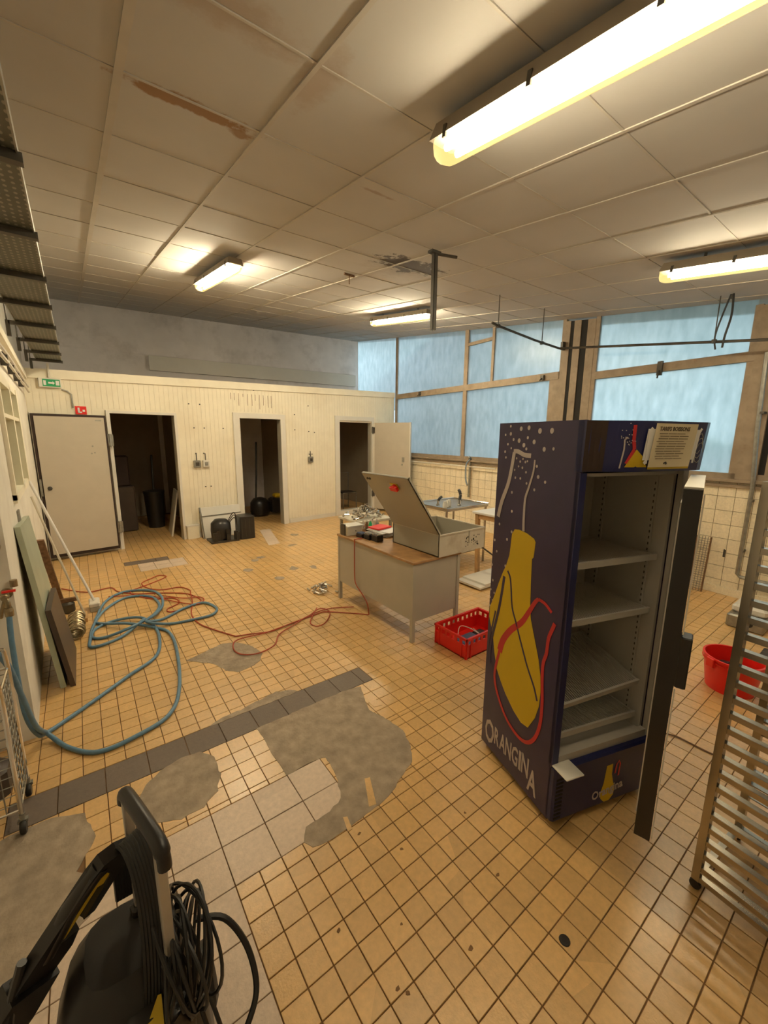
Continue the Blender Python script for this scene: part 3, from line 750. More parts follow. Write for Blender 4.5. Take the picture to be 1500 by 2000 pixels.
MB().box(-.04, -.015, -.0075, -.006, -.05, .03).box(-.04, .01, -.0075, -.006, -.05, -.03).box(.02, .05, -.0075, -.006, -.03, .0).build('pictogram', M['white_paper'], t)
for x_, lab in ((1.72, 'grey wall switch box, left one of the pair between the first doorways'), (1.88, 'pale wall socket box, right one of the pair between the first doorways'), (4.17, 'small grey switch box alone between second and third doorway')):
    t = thing('switch_box', lab, 'switch', cmt(x_, -.009, 1.38), CA)
    MB().bbox(-.06, .06, -.05, 0, -.065, .065, .008).build('housing', M['galv'] if x_ != 1.88 else M['white_trim'], t)
    MB().bbox(-.03, .03, -.058, -.05, -.035, .03, .003).build('rocker', M['dark_metal'] if x_ != 1.88 else M['galv'], t)
    MB().tube([(0, -.02, .06), (0, -.012, .19)], .008, 6).build('cable_stub', M['dark_metal'], t)
# open leaf of the first cold room
t = thing('cold_room_door', 'big beige insulated door with brown gasket folded back against the left of the wall', 'door', cmt(.40, -.055, 0), CA)
MB().box(-.925, -.03, -.06, .04, .05, 2.19).build('gasket', M['gasket'], t)
MB().box(-.89, -.055, -.075, -.058, .10, 2.155).build('panel', M['door_panel'], t)
MB().box(-.932, -.925, -.05, .035, .05, 2.20).build('edge_trim', M['white_trim'], t)
MB().lathe([(.0, 0), (.03, 0), (.03, .015), (.015, .02), (.015, .035), (.0, .035)], 10, T(-.82, -.075, 1.11) @ RX(math.pi/2)).build('lock', M['dark_metal'], t)
MB().box(-.930, -.905, -.085, -.05, 1.0, 1.25).build('latch', M['galv'], t)
MB().box(-.17, -.09, -.0765, -.075, 2.10, 2.12).build('label_plate', M['galv'], t)
for z_ in (.40, 1.81):
    h = MB().box(-.03, .045, -.07, .0, z_-.09, z_+.09).tube([(.0, -.07, z_-.10), (.0, -.07, z_+.10)], .016, 8).build('hinge', M['galv'], t)
mb = MB()
for x_, z_ in ((-.24, 1.72), (-.22, 1.62), (-.26, 1.61)): mb.lathe([(.012, 0), (.012, .004)], 8, T(x_, -.075, z_) @ RX(math.pi/2))
mb.build('screw_marks', M['galv'], t)
# open leaf of the third room
hx, hy = 6.03, 8.50; ex, ey = 6.50, 7.63; aa = math.atan2(ey-hy, ex-hx)
t = thing('cold_room_door', 'narrow-looking beige door swung open in front of the far window', 'door', (hx, hy, 0), aa)
MB().box(.04, .99, -.035, .035, .06, 2.24).build('leaf', M['door_panel'], t)
MB().box(.99, 1.01, -.04, .04, .05, 2.25).build('edge_trim', M['white_trim'], t)
MB().box(.80, .86, -.045, -.035, 1.28, 1.40).box(.78, .82, -.043, -.035, 1.20, 1.24).build('handle_plate', M['galv'], t)
for z_ in (.45, 2.06): MB().box(-.045, .05, -.055, -.035, z_-.07, z_+.07).tube([(0, -.055, z_-.08), (0, -.055, z_+.08)], .015, 8).build('hinge', M['dark_metal'], t)
MB().box(.0, .04, -.03, .03, .06, 2.24).build('hinge_strip', M['white_trim'], t)

# inside the rooms
t = thing('storage_box', 'dark box of goods deep inside the first cold room', 'box', (.60, 9.3, 0))
MB().bbox(-.15, .2, 0, .35, .0, .9, .02).build('carton', M['brown_panel'], t); MB().bbox(-.13, .15, .03, .3, .9, 1.5, .03).build('sack', M['gasket'], t)
t = thing('waste_bin', 'black bin deep inside the first cold room, right of the box', 'bin', (1.15, 9.5, 0))
MB().lathe([(.15, 0), (.19, .7), (.2, .72), (.2, .76), (.0, .80)], 14).build('bin', M['black'], t, smooth=True); MB().tube([(0, 0, .8), (.02, 0, 1.5)], .02, 6).build('pole', M['black'], t)
t = thing('leaning_sheet', 'pale sheet leaning just inside the first doorway, right side', 'sheet', (1.42, 8.5, 0))
MB().hexa([(-.18, -.12, 0), (-.15, -.12, 0), (-.10, .5, 0), (-.13, .5, 0), (-.02, -.12, .85), (.0, -.12, .85), (.04, .5, .85), (.02, .5, .85)]).build('sheet', M['white_trim'], t)
t = thing('vacuum_cleaner', 'dark vacuum cleaner with upright pole inside the second cold room', 'vacuum cleaner', (3.35, 9.45, 0))
MB().lathe([(.2, .03), (.23, .1), (.22, .32), (.15, .42), (.05, .45)], 14).build('body', M['black'], t, smooth=True)
MB().tube([(-.12, -.05, .2), (-.05, 0, 1.0), (.0, .05, 1.75)], .022, 8).build('pole', M['black'], t); MB().box(-.35, -.1, -.1, .02, .0, .07).build('nozzle', M['black'], t)
t = thing('cable_reel', 'dark machine with a yellowish cover beside the vacuum cleaner', 'machine', (3.80, 9.4, 0))
MB().bbox(-.2, .22, -.15, .2, .05, .42, .04).build('body', M['black'], t); MB().bbox(-.12, .05, -.12, .1, .42, .52, .03).build('cover', M['yellow'], t)
t = thing('chair', 'dark metal chair frame inside the third doorway', 'chair', (5.55, 9.3, 0))
MB().tube([(-.2, 0, .0), (-.2, 0, .95), (.2, 0, .95), (.2, 0, .0)], .014, 6).build('back_frame', M['galv'], t); MB().box(-.2, .2, -.4, 0, .44, .47).build('seat', M['black'], t)
MB().tube([(-.2, -.4, 0), (-.2, -.4, .45), (.2, -.4, .45), (.2, -.4, 0)], .014, 6).build('front_frame', M['galv'], t)

# scrap by the second doorway
t = thing('leaning_board', 'white board leaning on the wall behind the black machine parts', 'board', cmt(2.05, -.05, 0), CA)
MB().hexa([(-.37, -.16, 0), (.40, -.16, 0), (.40, -.13, 0), (-.37, -.13, 0), (-.37, -.02, .56), (.40, -.02, .56), (.40, .01, .56), (-.37, .01, .56)]).build('board', M['white_trim'], t)
MB().hexa([(-.37, -.15, .0), (-.35, -.185, 0), (-.35, -.135, 0), (-.37, -.12, 0), (-.37, -.04, .57), (-.35, -.04, .57), (-.35, .0, .57), (-.37, .0, .57)]).box(-.37, .40, -.075, -.068, .40, .415).build('dark_edge', M['galv'], t)
t = thing('compressor', 'black refrigeration compressor with pipes on the floor by the wall', 'compressor', (1.93, 7.55, 0))
MB().lathe([(.12, .03), (.17, .06), (.18, .2), (.17, .33), (.10, .40), (.0, .41)], 14).build('shell', M['black'], t, smooth=True)
MB().box(-.22, .26, -.2, .17, 0, .035).build('base', M['dark_metal'], t)
for k in range(3): MB().tube(spline([(.12, -.05+k*.05, .30), (.22, -.1, .42+.05*k), (.28, -.05, .25), (.24, -.12, .05)]), .008, 6).build('pipe', M['dark_metal'], t)
mb = MB()
for k in range(10): 
    a_, b_ = rng.uniform(-.2, .25), rng.uniform(-.25, -.15); mb.box(a_, a_+.06, b_, b_+.06, .035, rng.uniform(.08, .25))
mb.build('fittings', M['black'], t)
t = thing('black_box', 'black upright box beside the compressor, left of the second doorway', 'box', (2.36, 7.55, 0))
MB().bbox(-.13, .14, -.17, .15, 0, .43, .01).build('case', M['black'], t)
for k in range(3): MB().box(-.10+k*.07, -.095+k*.07, -.172, -.17, .05, .38).build('groove', M['dark_metal'], t)
t = thing('skirting_block', 'cream block at the foot of the wall right of the first doorway', 'block', cmt(1.56, -.04, 0), CA)
MB().bbox(-.12, .09, -.06, .03, 0, .24, .006).build('block', M['cream_wall'], t); MB().box(-.13, .10, -.065, .03, .24, .265).build('lid', M['white_trim'], t)

# ================================================================ FRIDGE
FA = math.atan2(-.295, .955)
fr = thing('drinks_fridge', 'tall navy drinks fridge with yellow bottle artwork and its glass door open', 'fridge', (1.681, .867, 0), FA)
W, D, H = .66, .58, 1.98
MB().box(0, .018, 0.0, D, .03, H).build('side_panel', M['navy'], fr); MB().box(W-.018, W, 0.0, D, .03, H).build('side_panel', M['navy'], fr)
MB().box(.018, W-.018, D-.02, D, .03, H).build('back_panel', M['navy'], fr)
MB().box(.018, W-.018, .0, D-.02, H-.02, H-.002).build('top_panel', M['navy2'], fr)
MB().box(.018, W-.018, .02, D-.02, .03, .335).build('machine_base', M['navy2'], fr)
# kick panel with vent slots
kp = MB().bbox(.0, W, -.03, .02, .03, .335, .01).build('kick_panel', M['navy2'], fr)
mb = MB()
for k in range(11): mb.box(.012, .055, -.0315, -.03, .05+k*.022, .06+k*.022)
stuff(mb.build('vent_slots', M['dark_gap'], kp))
MB().bbox(.0, .105, -.10, .0, .335, .345, .003).build('hinge_plate', M['white_trim'], fr)
# liner
lz0, lz1 = .36, 1.74
MB().box(.03, .045, .03, .50, lz0, lz1).build('liner_wall', M['liner'], fr); MB().box(W-.045, W-.03, .03, .50, lz0, lz1).build('liner_wall', M['liner'], fr)
bk = MB().box(.045, W-.045, .49, .505, lz0, lz1).build('liner_back', M['liner'], fr)
MB().box(.15, .158, .482, .49, lz0+.1, lz1-.05).build('air_duct', M['galv'], bk)
MB().box(.36, .50, .4895-.003, .49, 1.60, 1.70).build('data_label', M['galv'], bk)
MB().box(.03, W-.03, .02, .505, lz0-.02, lz0).build('liner_floor', M['liner'], fr)
MB().box(.03, W-.03, .02, .505, lz1, lz1+.015).build('liner_top', M['liner'], fr)
MB().box(.0, .035, -.005, .02, .34, 1.76).build('front_stile', M['navy2'], fr); MB().box(W-.035, W, -.005, .02, .34, 1.76).build('front_stile', M['liner'], fr)
MB().box(.035, W-.035, .0, .03, .335, .375).build('front_sill', M['liner'], fr)
for x_ in (.047, W-.055):
    for y_ in (.10, .40):
        st = MB().box(x_, x_+.008, y_, y_+.02, lz0+.02, lz1-.02).build('shelf_track', M['liner'], fr)
        mb = MB()
        for k in range(42): mb.box(x_-.0006, x_+.0086, y_+.007, y_+.013, lz0+.05+k*.031, lz0+.063+k*.031)
        stuff(mb.build('slots', M['dark_metal'], st))
def shelf(z_, tilt=0.0, rot=0.0, y0=.05, y1=.46):
    m = T(W/2, (y0+y1)/2, z_) @ RY(tilt) @ RX(rot); hw = W/2-.058; hd = (y1-y0)/2
    s_ = MB().box(-hw, hw, -hd, -hd+.012, -.018, .012, m).box(-hw, hw, hd-.01, hd, -.006, .006, m).box(-hw, -hw+.01, -hd, hd, -.006, .006, m).box(hw-.01, hw, -hd, hd, -.006, .006, m).build('shelf', M['liner'], fr)
    mb = MB(); k = -hw+.02
    while k < hw-.01: mb.box(k, k+.004, -hd+.01, hd-.01, -.002, .003, m); k += .0125
    stuff(mb.build('shelf_wires', M['liner'], s_))
shelf(1.325); shelf(1.04); shelf(.66, -.06, .25); shelf(.44, 0, 0, .05, .46)
# header with bulged front
def bulge(x):
    t_ = min(1, x/(.45*W)); e_ = max(0, (x/W-.94)/.06)
    return -.012-.075*(t_*t_*(3-2*t_))+.02*e_*e_
xsx = [W*k/14 for k in range(15)]
lo = [(x_, bulge(x_)*(.75), 1.765) for x_ in xsx]+[(W, .03, 1.765), (0, .03, 1.765)]
hi = [(x_, bulge(x_), 1.978) for x_ in xsx]+[(W, .03, 1.978), (0, .03, 1.978)]
hd = MB().loft([lo, hi]).build('header', M['navy2'], fr)
def hp(x, z, o=.002):      # point on the header front
    k = (z-1.765)/.213; return (x, bulge(x)*(.75+.25*k)-o, z)
def hpatch(x0, x1, z0, z1, mt, nm, o=.002, n=4, par=None):
    mb = MB()
    for k in range(n):
        a, b = x0+(x1-x0)*k/n, x0+(x1-x0)*(k+1)/n
        q = [hp(a, z0, o), hp(b, z0, o), hp(b, z1, o), hp(a, z1, o)]; r = [(p_[0], p_[1]+.0015, p_[2]) for p_ in q]
        mb.loft([r, q])
    return mb.build(nm, M[mt], par or hd)
hpatch(.0, .095, 1.767, 1.976, 'gasket', 'end_band', .0012)
mb = MB()
for k in range(26):
    x_, z_ = rng.gauss(.175, .018), rng.gauss(1.91, .02); r_ = .0022; p_ = hp(x_, z_, .003); mb.prism([(p_[0]+r_*math.cos(a*math.pi/3), p_[2]+r_*math.sin(a*math.pi/3)) for a in range(6)], -p_[1]-.002, -p_[1], RX(math.pi/2))
stuff(mb.build('print_bubbles', M['print_white'], hd))
def hstroke(pts, wd, mt, nm, o=.0028):
    mb = MB(); n = len(pts)
    for k in range(n-1):
        (x0, z0), (x1, z1) = pts[k], pts[k+1]; dx, dz = x1-x0, z1-z0; L_ = math.hypot(dx, dz); nx, nz = -dz/L_*wd/2, dx/L_*wd/2
        q = [hp(x0+nx, z0+nz, o), hp(x1+nx, z1+nz, o), hp(x1-nx, z1-nz, o), hp(x0-nx, z0-nz, o)]; mb.loft([[(p_[0], p_[1]+.001, p_[2]) for p_ in q], q])
    return mb.build(nm, M[mt], hd)
hstroke([(.165, 1.78), (.172, 1.86), (.168, 1.90), (.180, 1.91)], .006, 'print_white', 'print_bottle_line')
hstroke([(.19, 1.80), (.215, 1.86), (.205, 1.90), (.20, 1.96)], .014, 'print_red', 'print_red_stroke')
mb = MB(); q = [hp(.185, 1.785, .003), hp(.29, 1.785, .003), hp(.26, 1.83, .003), hp(.225, 1.86, .003)]; mb.loft([[(a, b+.001, c) for a, b, c in q], q]); mb.build('print_yellow_shape', M['print_yellow'], hd)
hpatch(.30, .55, 1.775, 1.79, 'print_yellow', 'print_yellow_shape', .0026)
for k in range(3):
    hstroke([(.585+.02*math.cos(t_)*(1+.1*k)+.006*k, 1.885+.045*math.sin(t_)-.02*k) for t_ in [j*.7 for j in range(9)]], .002, 'cabinet_grey', 'print_scribble', .0024)
# paper price list in a white wire holder
hold = hpatch(.255, .565, 1.815, 1.945, 'white_paper', 'sign_holder', .008, 6)
for x_ in (.262, .558): hstroke([(x_, 1.81), (x_+(.012 if x_ < .4 else -.0), 1.80), (x_, 1.93), (x_+.01, 1.95)], .012, 'white_paper', 'holder_arm', .010)
pap = MB()
for k in range(6):
    a, b = .285+.25*k/6, .285+.25*(k+1)/6
    q = [hp(a, 1.785, .013), hp(b, 1.785, .013), hp(b, 1.968, .013), hp(a, 1.968, .013)]; pap.loft([[(p_[0], p_[1]+.001, p_[2]) for p_ in q], q])
pap = pap.build('price_list', M['paper'], hd)
yb = hp(.41, 1.9, .018)[1]-.004
hdg = text_mesh('heading', 'TARIFS BOISSONS', .024, T(.305, 0, 1.938) @ RX(math.pi/2), M['ink'], pap, xscale=.95)
for v in hdg.data.vertices: v.co.y = hp(v.co.x, v.co.z, .0150)[1] + (.0006 if v.co.y > 0 else 0)
mb = MB()
for k in range(11): 
    x0, x1 = .30+rng.uniform(0, .02), .50-rng.uniform(0, .04); z_ = 1.925-k*.0105
    for a_ in range(3):
        aa0, aa1 = x0+(x1-x0)*a_/3, x0+(x1-x0)*(a_+.92)/3; q = [hp(aa0, z_, .0145), hp(aa1, z_, .0145), hp(aa1, z_+.0025, .0145), hp(aa0, z_+.0025, .0145)]; mb.loft([[(p_[0], p_[1]+.001, p_[2]) for p_ in q], q])
stuff(mb.build('text_lines', M['ink'], pap))
hstroke([(.372, 1.80), (.384, 1.806), (.39, 1.797)], .007, 'black', 'small_emblem', .0148)
# side artwork. local plane: a = depth from the front edge, z up, on x = 0 face
SM = frame(Vector((-.001, 0, 0)), Vector((0, 1, 0)), Vector((0, 0, 1)), Vector((-1, 0, 0)))   # (a,z,out)->local ; out = away from the side
SM = Matrix(((0, 0, -1, -.0002), (1, 0, 0, 0), (0, 1, 0, 0), (0, 0, 0, 1)))
def sp_(pts, z0, z1, mt, nm): 
    return MB().prism(pts, z0, z1, SM).build(nm, M[mt], fr)
bottle = [(.415, 1.40), (.395, 1.43), (.36, 1.435), (.30, 1.43), (.245, 1.415), (.232, 1.40), (.235, 1.35), (.238, 1.32), (.248, 1.31), (.243, 1.20), (.235, 1.08), (.222, 1.0), (.18, .90), (.145, .82), (.122, .74), (.112, .66), (.115, .58), (.135, .50), (.165, .44), (.18, .41), (.235, .40), (.30, .425), (.38, .48), (.43, .53), (.47, .58), (.50, .66), (.52, .74), (.545, .80), (.572, .86), (.572, .92), (.53, 1.02), (.50, 1.10), (.47, 1.17), (.445, 1.22), (.425, 1.28), (.42, 1.33)]
sp_(bottle, 0, .0012, 'print_yellow', 'print_bottle')
def stroke(pts, wd, mt, nm, z0=.0014, z1=.0022):
    s_ = [tuple(q[:2]) for q in spline([(a, b, 0) for a, b in pts], 5)]
    wv = wd if not isinstance(wd, list) else [wd[0]+(wd[1]-wd[0])*k/(len(s_)-1) for k in range(len(s_))]
    return MB().ribbon(s_, wv, z0, z1, SM).build(nm, M[mt], fr)
stroke([(.43, 1.19), (.405, 1.16), (.39, 1.10), (.37, 1.0), (.33, .93), (.28, .84), (.22, .74), (.16, .66), (.13, .60)], .012, 'navy', 'print_outline')
stroke([(.455, 1.15), (.475, 1.0), (.50, .88), (.53, .76), (.545, .66), (.54, .58)], .020, 'navy', 'print_outline')
stroke([(.515, .92), (.54, .80), (.56, .72), (.565, .64)], .012, 'navy', 'print_outline')
stroke([(.545, 1.47), (.52, 1.56), (.475, 1.66), (.455, 1.74), (.44, 1.83)], [.028, .024], 'print_white', 'print_bottle_contour')
stroke([(.445, 1.835), (.41, 1.835), (.36, 1.82), (.31, 1.818)], .022, 'print_white', 'print_bottle_contour')
stroke([(.28, 1.80), (.285, 1.74), (.31, 1.66), (.33, 1.60), (.33, 1.50), (.325, 1.435)], [.010, .018], 'print_white', 'print_bottle_contour')
stroke([(.455, .70), (.478, .60), (.485, .52), (.46, .45), (.40, .375), (.33, .325), (.24, .305), (.17, .33), (.12, .40), (.095, .50), (.095, .62), (.108, .74), (.11, .82), (.095, .88), (.09, .96), (.07, 1.02), (.06, 1.05)], .020, 'print_red', 'print_red_loop')
stroke([(.455, .70), (.43, .78), (.37, .87), (.29, .95), (.24, 1.03), (.20, 1.10), (.178, 1.125)], [.045, .018], 'print_red', 'print_red_loop')
stroke([(.178, 1.125), (.13, 1.12), (.085, 1.095)], .016, 'print_red', 'print_red_loop')
mb = MB(); dots = [(.485, 1.963, 7), (.40, 1.949, 12), (.341, 1.953, 12), (.262, 1.937, 14), (.183, 1.937, 14), (.297, 1.885, 12), (.224, 1.852, 12), (.164, 1.856, 8), (.481, 1.924, 10), (.371, 1.868, 12), (.525, 1.919, 7), (.455, 1.895, 8), (.41, 1.89, 12), (.345, 1.905, 8), (.50, 1.87, 7), (.52, 1.83, 8), (.47, 1.85, 6), (.35, 1.85, 8), (.51, 1.80, 7),
        (.42, 1.80, 6), (.39, 1.785, 7), (.37, 1.80, 6), (.35, 1.785, 7), (.40, 1.76, 6), (.37, 1.755, 7), (.335, 1.79, 6), (.43, 1.74, 6), (.42, 1.70, 7), (.38, 1.70, 7), (.34, 1.735, 7), (.33, 1.68, 7), (.265, 1.77, 8), (.25, 1.72, 10), (.20, 1.70, 8), (.27, 1.655, 8), (.44, 1.62, 8), (.43, 1.52, 8), (.53, 1.43, 8), (.42, 1.41, 8), (.565, 1.33, 8), (.54, 1.27, 8), (.455, 1.36, 8), (.575, 1.18, 8), (.455, 1.21, 8), (.56, 1.09, 8), (.485, 1.10, 8), (.575, 1.03, 8), (.54, 1.02, 7), (.575, .98, 7), (.55, .97, 8), (.575, .93, 7), (.555, .925, 8), (.565, .90, 6), (.51, 1.05, 7), (.52, .99, 6)]
for a, b, r in dots: mb.prism([(a+r*.00085*math.cos(k*math.pi/5), b+r*.00095*math.sin(k*math.pi/5)) for k in range(10)], 0, .001, SM)
stuff(mb.build('print_bubbles', M['print_white'], fr))
TM_ = Matrix(((0, 0, -1, -.0012), (-1, 0, 0, .545), (0, 1, 0, .072), (0, 0, 0, 1)))   # text reads from the back edge to the front edge
o = text_mesh('lettering', 'O', .21, TM_ @ T(0, .0, 0), M['print_white'], fr, xscale=.55)
for k, (ch, xx, sz) in enumerate((('R', .095, .150), ('A', .145, .150), ('N', .200, .155), ('G', .257, .155), ('I', .317, .16), ('N', .340, .165), ('A', .393, .19))):
    text_mesh('lettering', ch, sz, TM_ @ T(xx, .035+.004*k - (.06 if k == 6 else 0), 0), M['print_white'], fr, xscale=.50 if ch != 'I' else .8)
# emblem on the kick panel
km = Matrix(((1, 0, 0, 0), (0, 0, -1, -.0305), (0, 1, 0, 0), (0, 0, 0, 1)))
MB().prism([(.335, .26), (.375, .262), (.375, .20), (.39, .15), (.405, .11), (.40, .07), (.375, .045), (.34, .045), (.315, .07), (.31, .11), (.325, .16)], 0, .001, km).build('emblem_bottle', M['print_yellow'], kp)
MB().ribbon([(.395, .20), (.40, .25), (.415, .27), (.425, .25), (.42, .18)], .009, .001, .0016, km).build('emblem_red_stroke', M['print_red'], kp)
text_mesh('emblem_lettering', 'Orangina', .070, km @ T(.255, .080, .0022) @ Matrix.Rotation(.12, 4, 'Z'), M['print_white'], kp, xscale=.80)
for x_, y_ in ((.05, .04), (.61, .04), (.05, .54), (.61, .54)): MB().lathe([(.018, 0), (.018, .03)], 8, T(x_, y_, 0)).build('foot', M['black'], fr)
# door, hinged at the right, opened about a third
dx = Vector((-.85, -.526, 0)).normalized(); dy = Vector((.526, -.85, 0)).normalized()
DM = frame(Vector((W-.005, -.02, 0)), dx, dy, Vector((0, 0, 1)))
dr = MB().box(0, .07, 0, .055, .31, 1.735, DM).box(.59, .66, 0, .055, .31, 1.735, DM).box(.07, .59, 0, .055, .31, .40, DM).box(.07, .59, 0, .055, 1.65, 1.735, DM).build('door', M['black'], fr)
MB().box(.07, .59, .02, .035, .40, 1.65, DM).build('door_glass', M['glass'], dr)
MB().box(.055, .605, -.006, .004, .37, .385, DM).box(.055, .605, -.006, .004, 1.665, 1.68, DM).box(.055, .067, -.006, .004, .37, 1.68, DM).box(.593, .605, -.006, .004, .37, 1.68, DM).build('door_gasket', M['white_trim'], dr)
MB().box(.02, .645, .0, .055, 1.736, 1.742, DM).build('door_top_cap', M['white_trim'], dr)
MB().bbox(.60, .664, .055, .09, 1.0, 1.20, .004, DM).build('door_handle', M['black'], dr)
MB().box(.654, .6625, .057, .062, .33, .99, DM).box(.654, .6625, .057, .062, 1.21, 1.72, DM).build('door_trim', M['white_trim'], dr)
MB().box(.02, .60, .0551, .058, .33, 1.72, DM).build('door_outer_frame', M['black'], dr) if False else None

# ================================================================ DESK WITH THE SWITCH CABINET
t = thing('desk', 'beige metal desk with worn brown top in the middle of the room', 'desk', (2.31, 2.63, 0))
MB().bbox(-.01, .62, -.01, 1.35, .765, .79, .004).build('desk_top', M['desk_top'], t)
for x_, y_ in ((0, 0), (.58, 0), (0, 1.31), (.58, 1.31)): MB().box(x_, x_+.035, y_, y_+.035, 0, .765).build('leg', M['desk_panel'], t)
MB().box(.004, .016, .035, 1.31, .22, .765).build('modesty_panel', M['desk_panel'], t)
MB().box(.035, .58, .01, .022, .20, .765).build('end_panel', M['desk_panel'], t); MB().box(.035, .58, 1.32, 1.335, .20, .765).build('end_panel', M['desk_panel'], t)
t = thing('switch_cabinet', 'grey electrical switch cabinet lying open on the desk', 'cabinet', (2.60, 2.605, .791))
MB().box(0, .012, 0, .70, 0, .21).box(0, .64, .688, .70, 0, .21).box(.628, .64, 0, .70, 0, .21).build('side_wall', M['cabinet_grey'], t)
fw = MB().box(.0, .64, -.004, .010, 0, .21).build('front_wall', M['cabinet_light'], t)
MB().box(.0, .64, 0, .70, 0, .008).build('back_plate', M['cabinet_grey'], t)
MB().box(-.002, .642, -.012, -.0, .205, .218).box(-.002, .012, -.002, .70, .208, .218).box(.628, .642, -.002, .70, .208, .218).box(0, .64, .69, .702, .208, .218).build('rim', M['cabinet_light'], t)
mb = MB()
for k in range(26):
    x_, z_ = .46+rng.uniform(-.10, .12), .10+rng.uniform(-.05, .05); r_ = rng.uniform(.004, .009)
    mb.prism([(x_+r_*math.cos(a*math.pi/3), z_+r_*math.sin(a*math.pi/3)) for a in range(6)], .0042, .005, RX(math.pi/2) )
stuff(mb.build('cable_holes', M['dark_gap'], fw))
MB().box(.40, .415, -.008, -.004, .08, .205).build('bracket', M['cabinet_grey'], fw)
lid = MB(); LD = Vector((-.40, 0, .55)).normalized()
lm = frame(Vector((.0, 0, .215)), LD, Vector((0, 1, 0)), LD.cross(Vector((0, 1, 0))))
lid.box(0, .68, -.005, .70, -.004, .004, lm).box(0, .68, -.005, .008, -.02, .004, lm).box(0, .68, .69, .70, -.02, .004, lm).box(.668, .68, -.005, .70, -.02, .004, lm)
lid = lid.build('lid', M['cabinet_grey'], t)
MB().box(.54, .60, .20, .30, .004, .012, lm).build('switch_plate', M['yellow'], lid)
MB().lathe([(.035, .012), (.035, .022), (.028, .026), (.028, .045), (0, .045)], 14, lm @ T(.565, .235, 0)).box(.545, .585, .205, .30, .024, .05, lm @ T(0, -.02, 0)).build('main_switch', M['red_plastic'], lid)
MB().lathe([(.012, .004), (.012, .014)], 8, lm @ T(.62, .64, 0)).lathe([(.012, .004), (.012, .014)], 8, lm @ T(.62, .60, 0)).build('lock', M['dark_metal'], lid)
MB().box(.05, .60, .10, .13, .03, .05).box(.1, .3, .05, .09, .01, .06).box(.35, .55, .3, .5, .008, .04).build('din_rail', M['dark_metal'], t)
# small cream box at the far end of the desk
t = thing('cream_box', 'small cream metal box on the far left corner of the desk', 'box', (2.39, 3.86, .791))
MB().bbox(-.06, .14, -.07, .09, 0, .10, .004).build('case', M['cabinet_light'], t); MB().box(-.075, -.06, -.03, .06, -.03+.032, .13).build('end_flap', M['dark_metal'], t)
MB().box(-.06, .16, -.08, .10, .10, .112).build('lid', M['white_trim'], t); MB().lathe([(.006, 0), (.006, .004)], 8, T(.05, -.07, .05) @ RX(math.pi/2)).build('screw', M['dark_metal'], t)
for k, (x_, y_, lab) in enumerate(((2.44, 3.68, 'black terminal block on the desk beside the cream box'), (2.46, 3.56, 'black terminal block on the desk, middle of the three'), (2.48, 3.44, 'larger black block on the desk against the grey cabinet'))):
    t = thing('terminal_block', lab, 'electrical part', (x_, y_, .791))
    MB().bbox(-.035, .05, -.06, .05, 0, .045+.012*k, .005).build('block', M['black'], t)
    mb = MB()
    for j in range(4): mb.box(-.03, .04, -.052+j*.025, -.042+j*.025, .045+.012*k, .055+.012*k)
    mb.build('contacts', M['blue_grey' if k == 0 else 'chrome'], t)
t = thing('paper_pile', 'pile of white papers and packaging on the desk behind the cabinet lid', 'papers', (2.745, 3.66, .791), .1)
for k in range(7):
    m = RZ(rng.uniform(-.3, .3)) @ T(rng.uniform(-.03, .03), rng.uniform(-.03, .03), 0)
    MB().box(-.12, .13, -.16, .15, .008*k, .008*k+.006, m).build('sheet', M['white_paper'], t)
t = thing('red_book', 'thin red folder on top of the paper pile', 'folder', (2.73, 3.72, .849), .2)
MB().bbox(-.10, .12, -.08, .10, 0, .018, .003).build('cover', M['red_plastic'], t); MB().box(-.095, .115, -.075, .09, .003, .015, T(.003, .006, 0)).build('pages', M['white_paper'], t)
for k in range(5):
    t = thing('small_jar', ('clear', 'brown', 'green', 'pale', 'grey')[k]+' small bottle in the row behind the red folder on the desk', 'bottle', (2.62+.05*k, 3.90, .791), group='small bottles on the desk')
    mt = ('chrome', 'rust', 'exit_green', 'cabinet_light', 'galv')[k]
    MB().lathe([(.018, 0), (.02, .005), (.02, .08), (.009, .10), (.009, .115)], 10).build('bottle', M[mt], t, smooth=True)
    MB().lathe([(.011, .112), (.011, .13), (0, .13)], 8).build('cap', M['white_trim'], t)
# heap of pipe fittings on a stand beyond the desk
t = thing('fittings_stand', 'low grey stand holding the heap of fittings beyond the desk', 'stand', (3.02, 4.45, 0))
MB().bbox(-.28, .30, -.25, .25, .80, .83, .005).build('top', M['cabinet_light'], t)
for x_, y_ in ((-.25, -.22), (.26, -.22), (-.25, .21), (.26, .21)): MB().box(x_-.015, x_+.015, y_-.015, y_+.015, 0, .80).build('leg', M['galv'], t)
mb = MB()
for k in range(90):
    r_ = abs(rng.gauss(0, .13)); a_ = rng.uniform(0, 6.28); x_, y_ = r_*math.cos(a_)*1.2, r_*math.sin(a_); z_ = .862+max(0, .15-r_*.7)*rng.uniform(.3, 1)
    d_ = Vector((rng.uniform(-1, 1), rng.uniform(-1, 1), rng.uniform(-.4, .6))).normalized()*rng.uniform(.02, .04)
    mb.tube([Vector((x_, y_, z_))-d_, Vector((x_, y_, z_))+d_], rng.uniform(.008, .016), 6)
o = mb.build('pipe_fittings', M['chrome'], loc=(3.02, 4.45, 0)); stuff(o); tag(o, 'shiny heap of loose metal pipe fittings behind the cabinet lid', 'pipe fittings')
mb = MB()
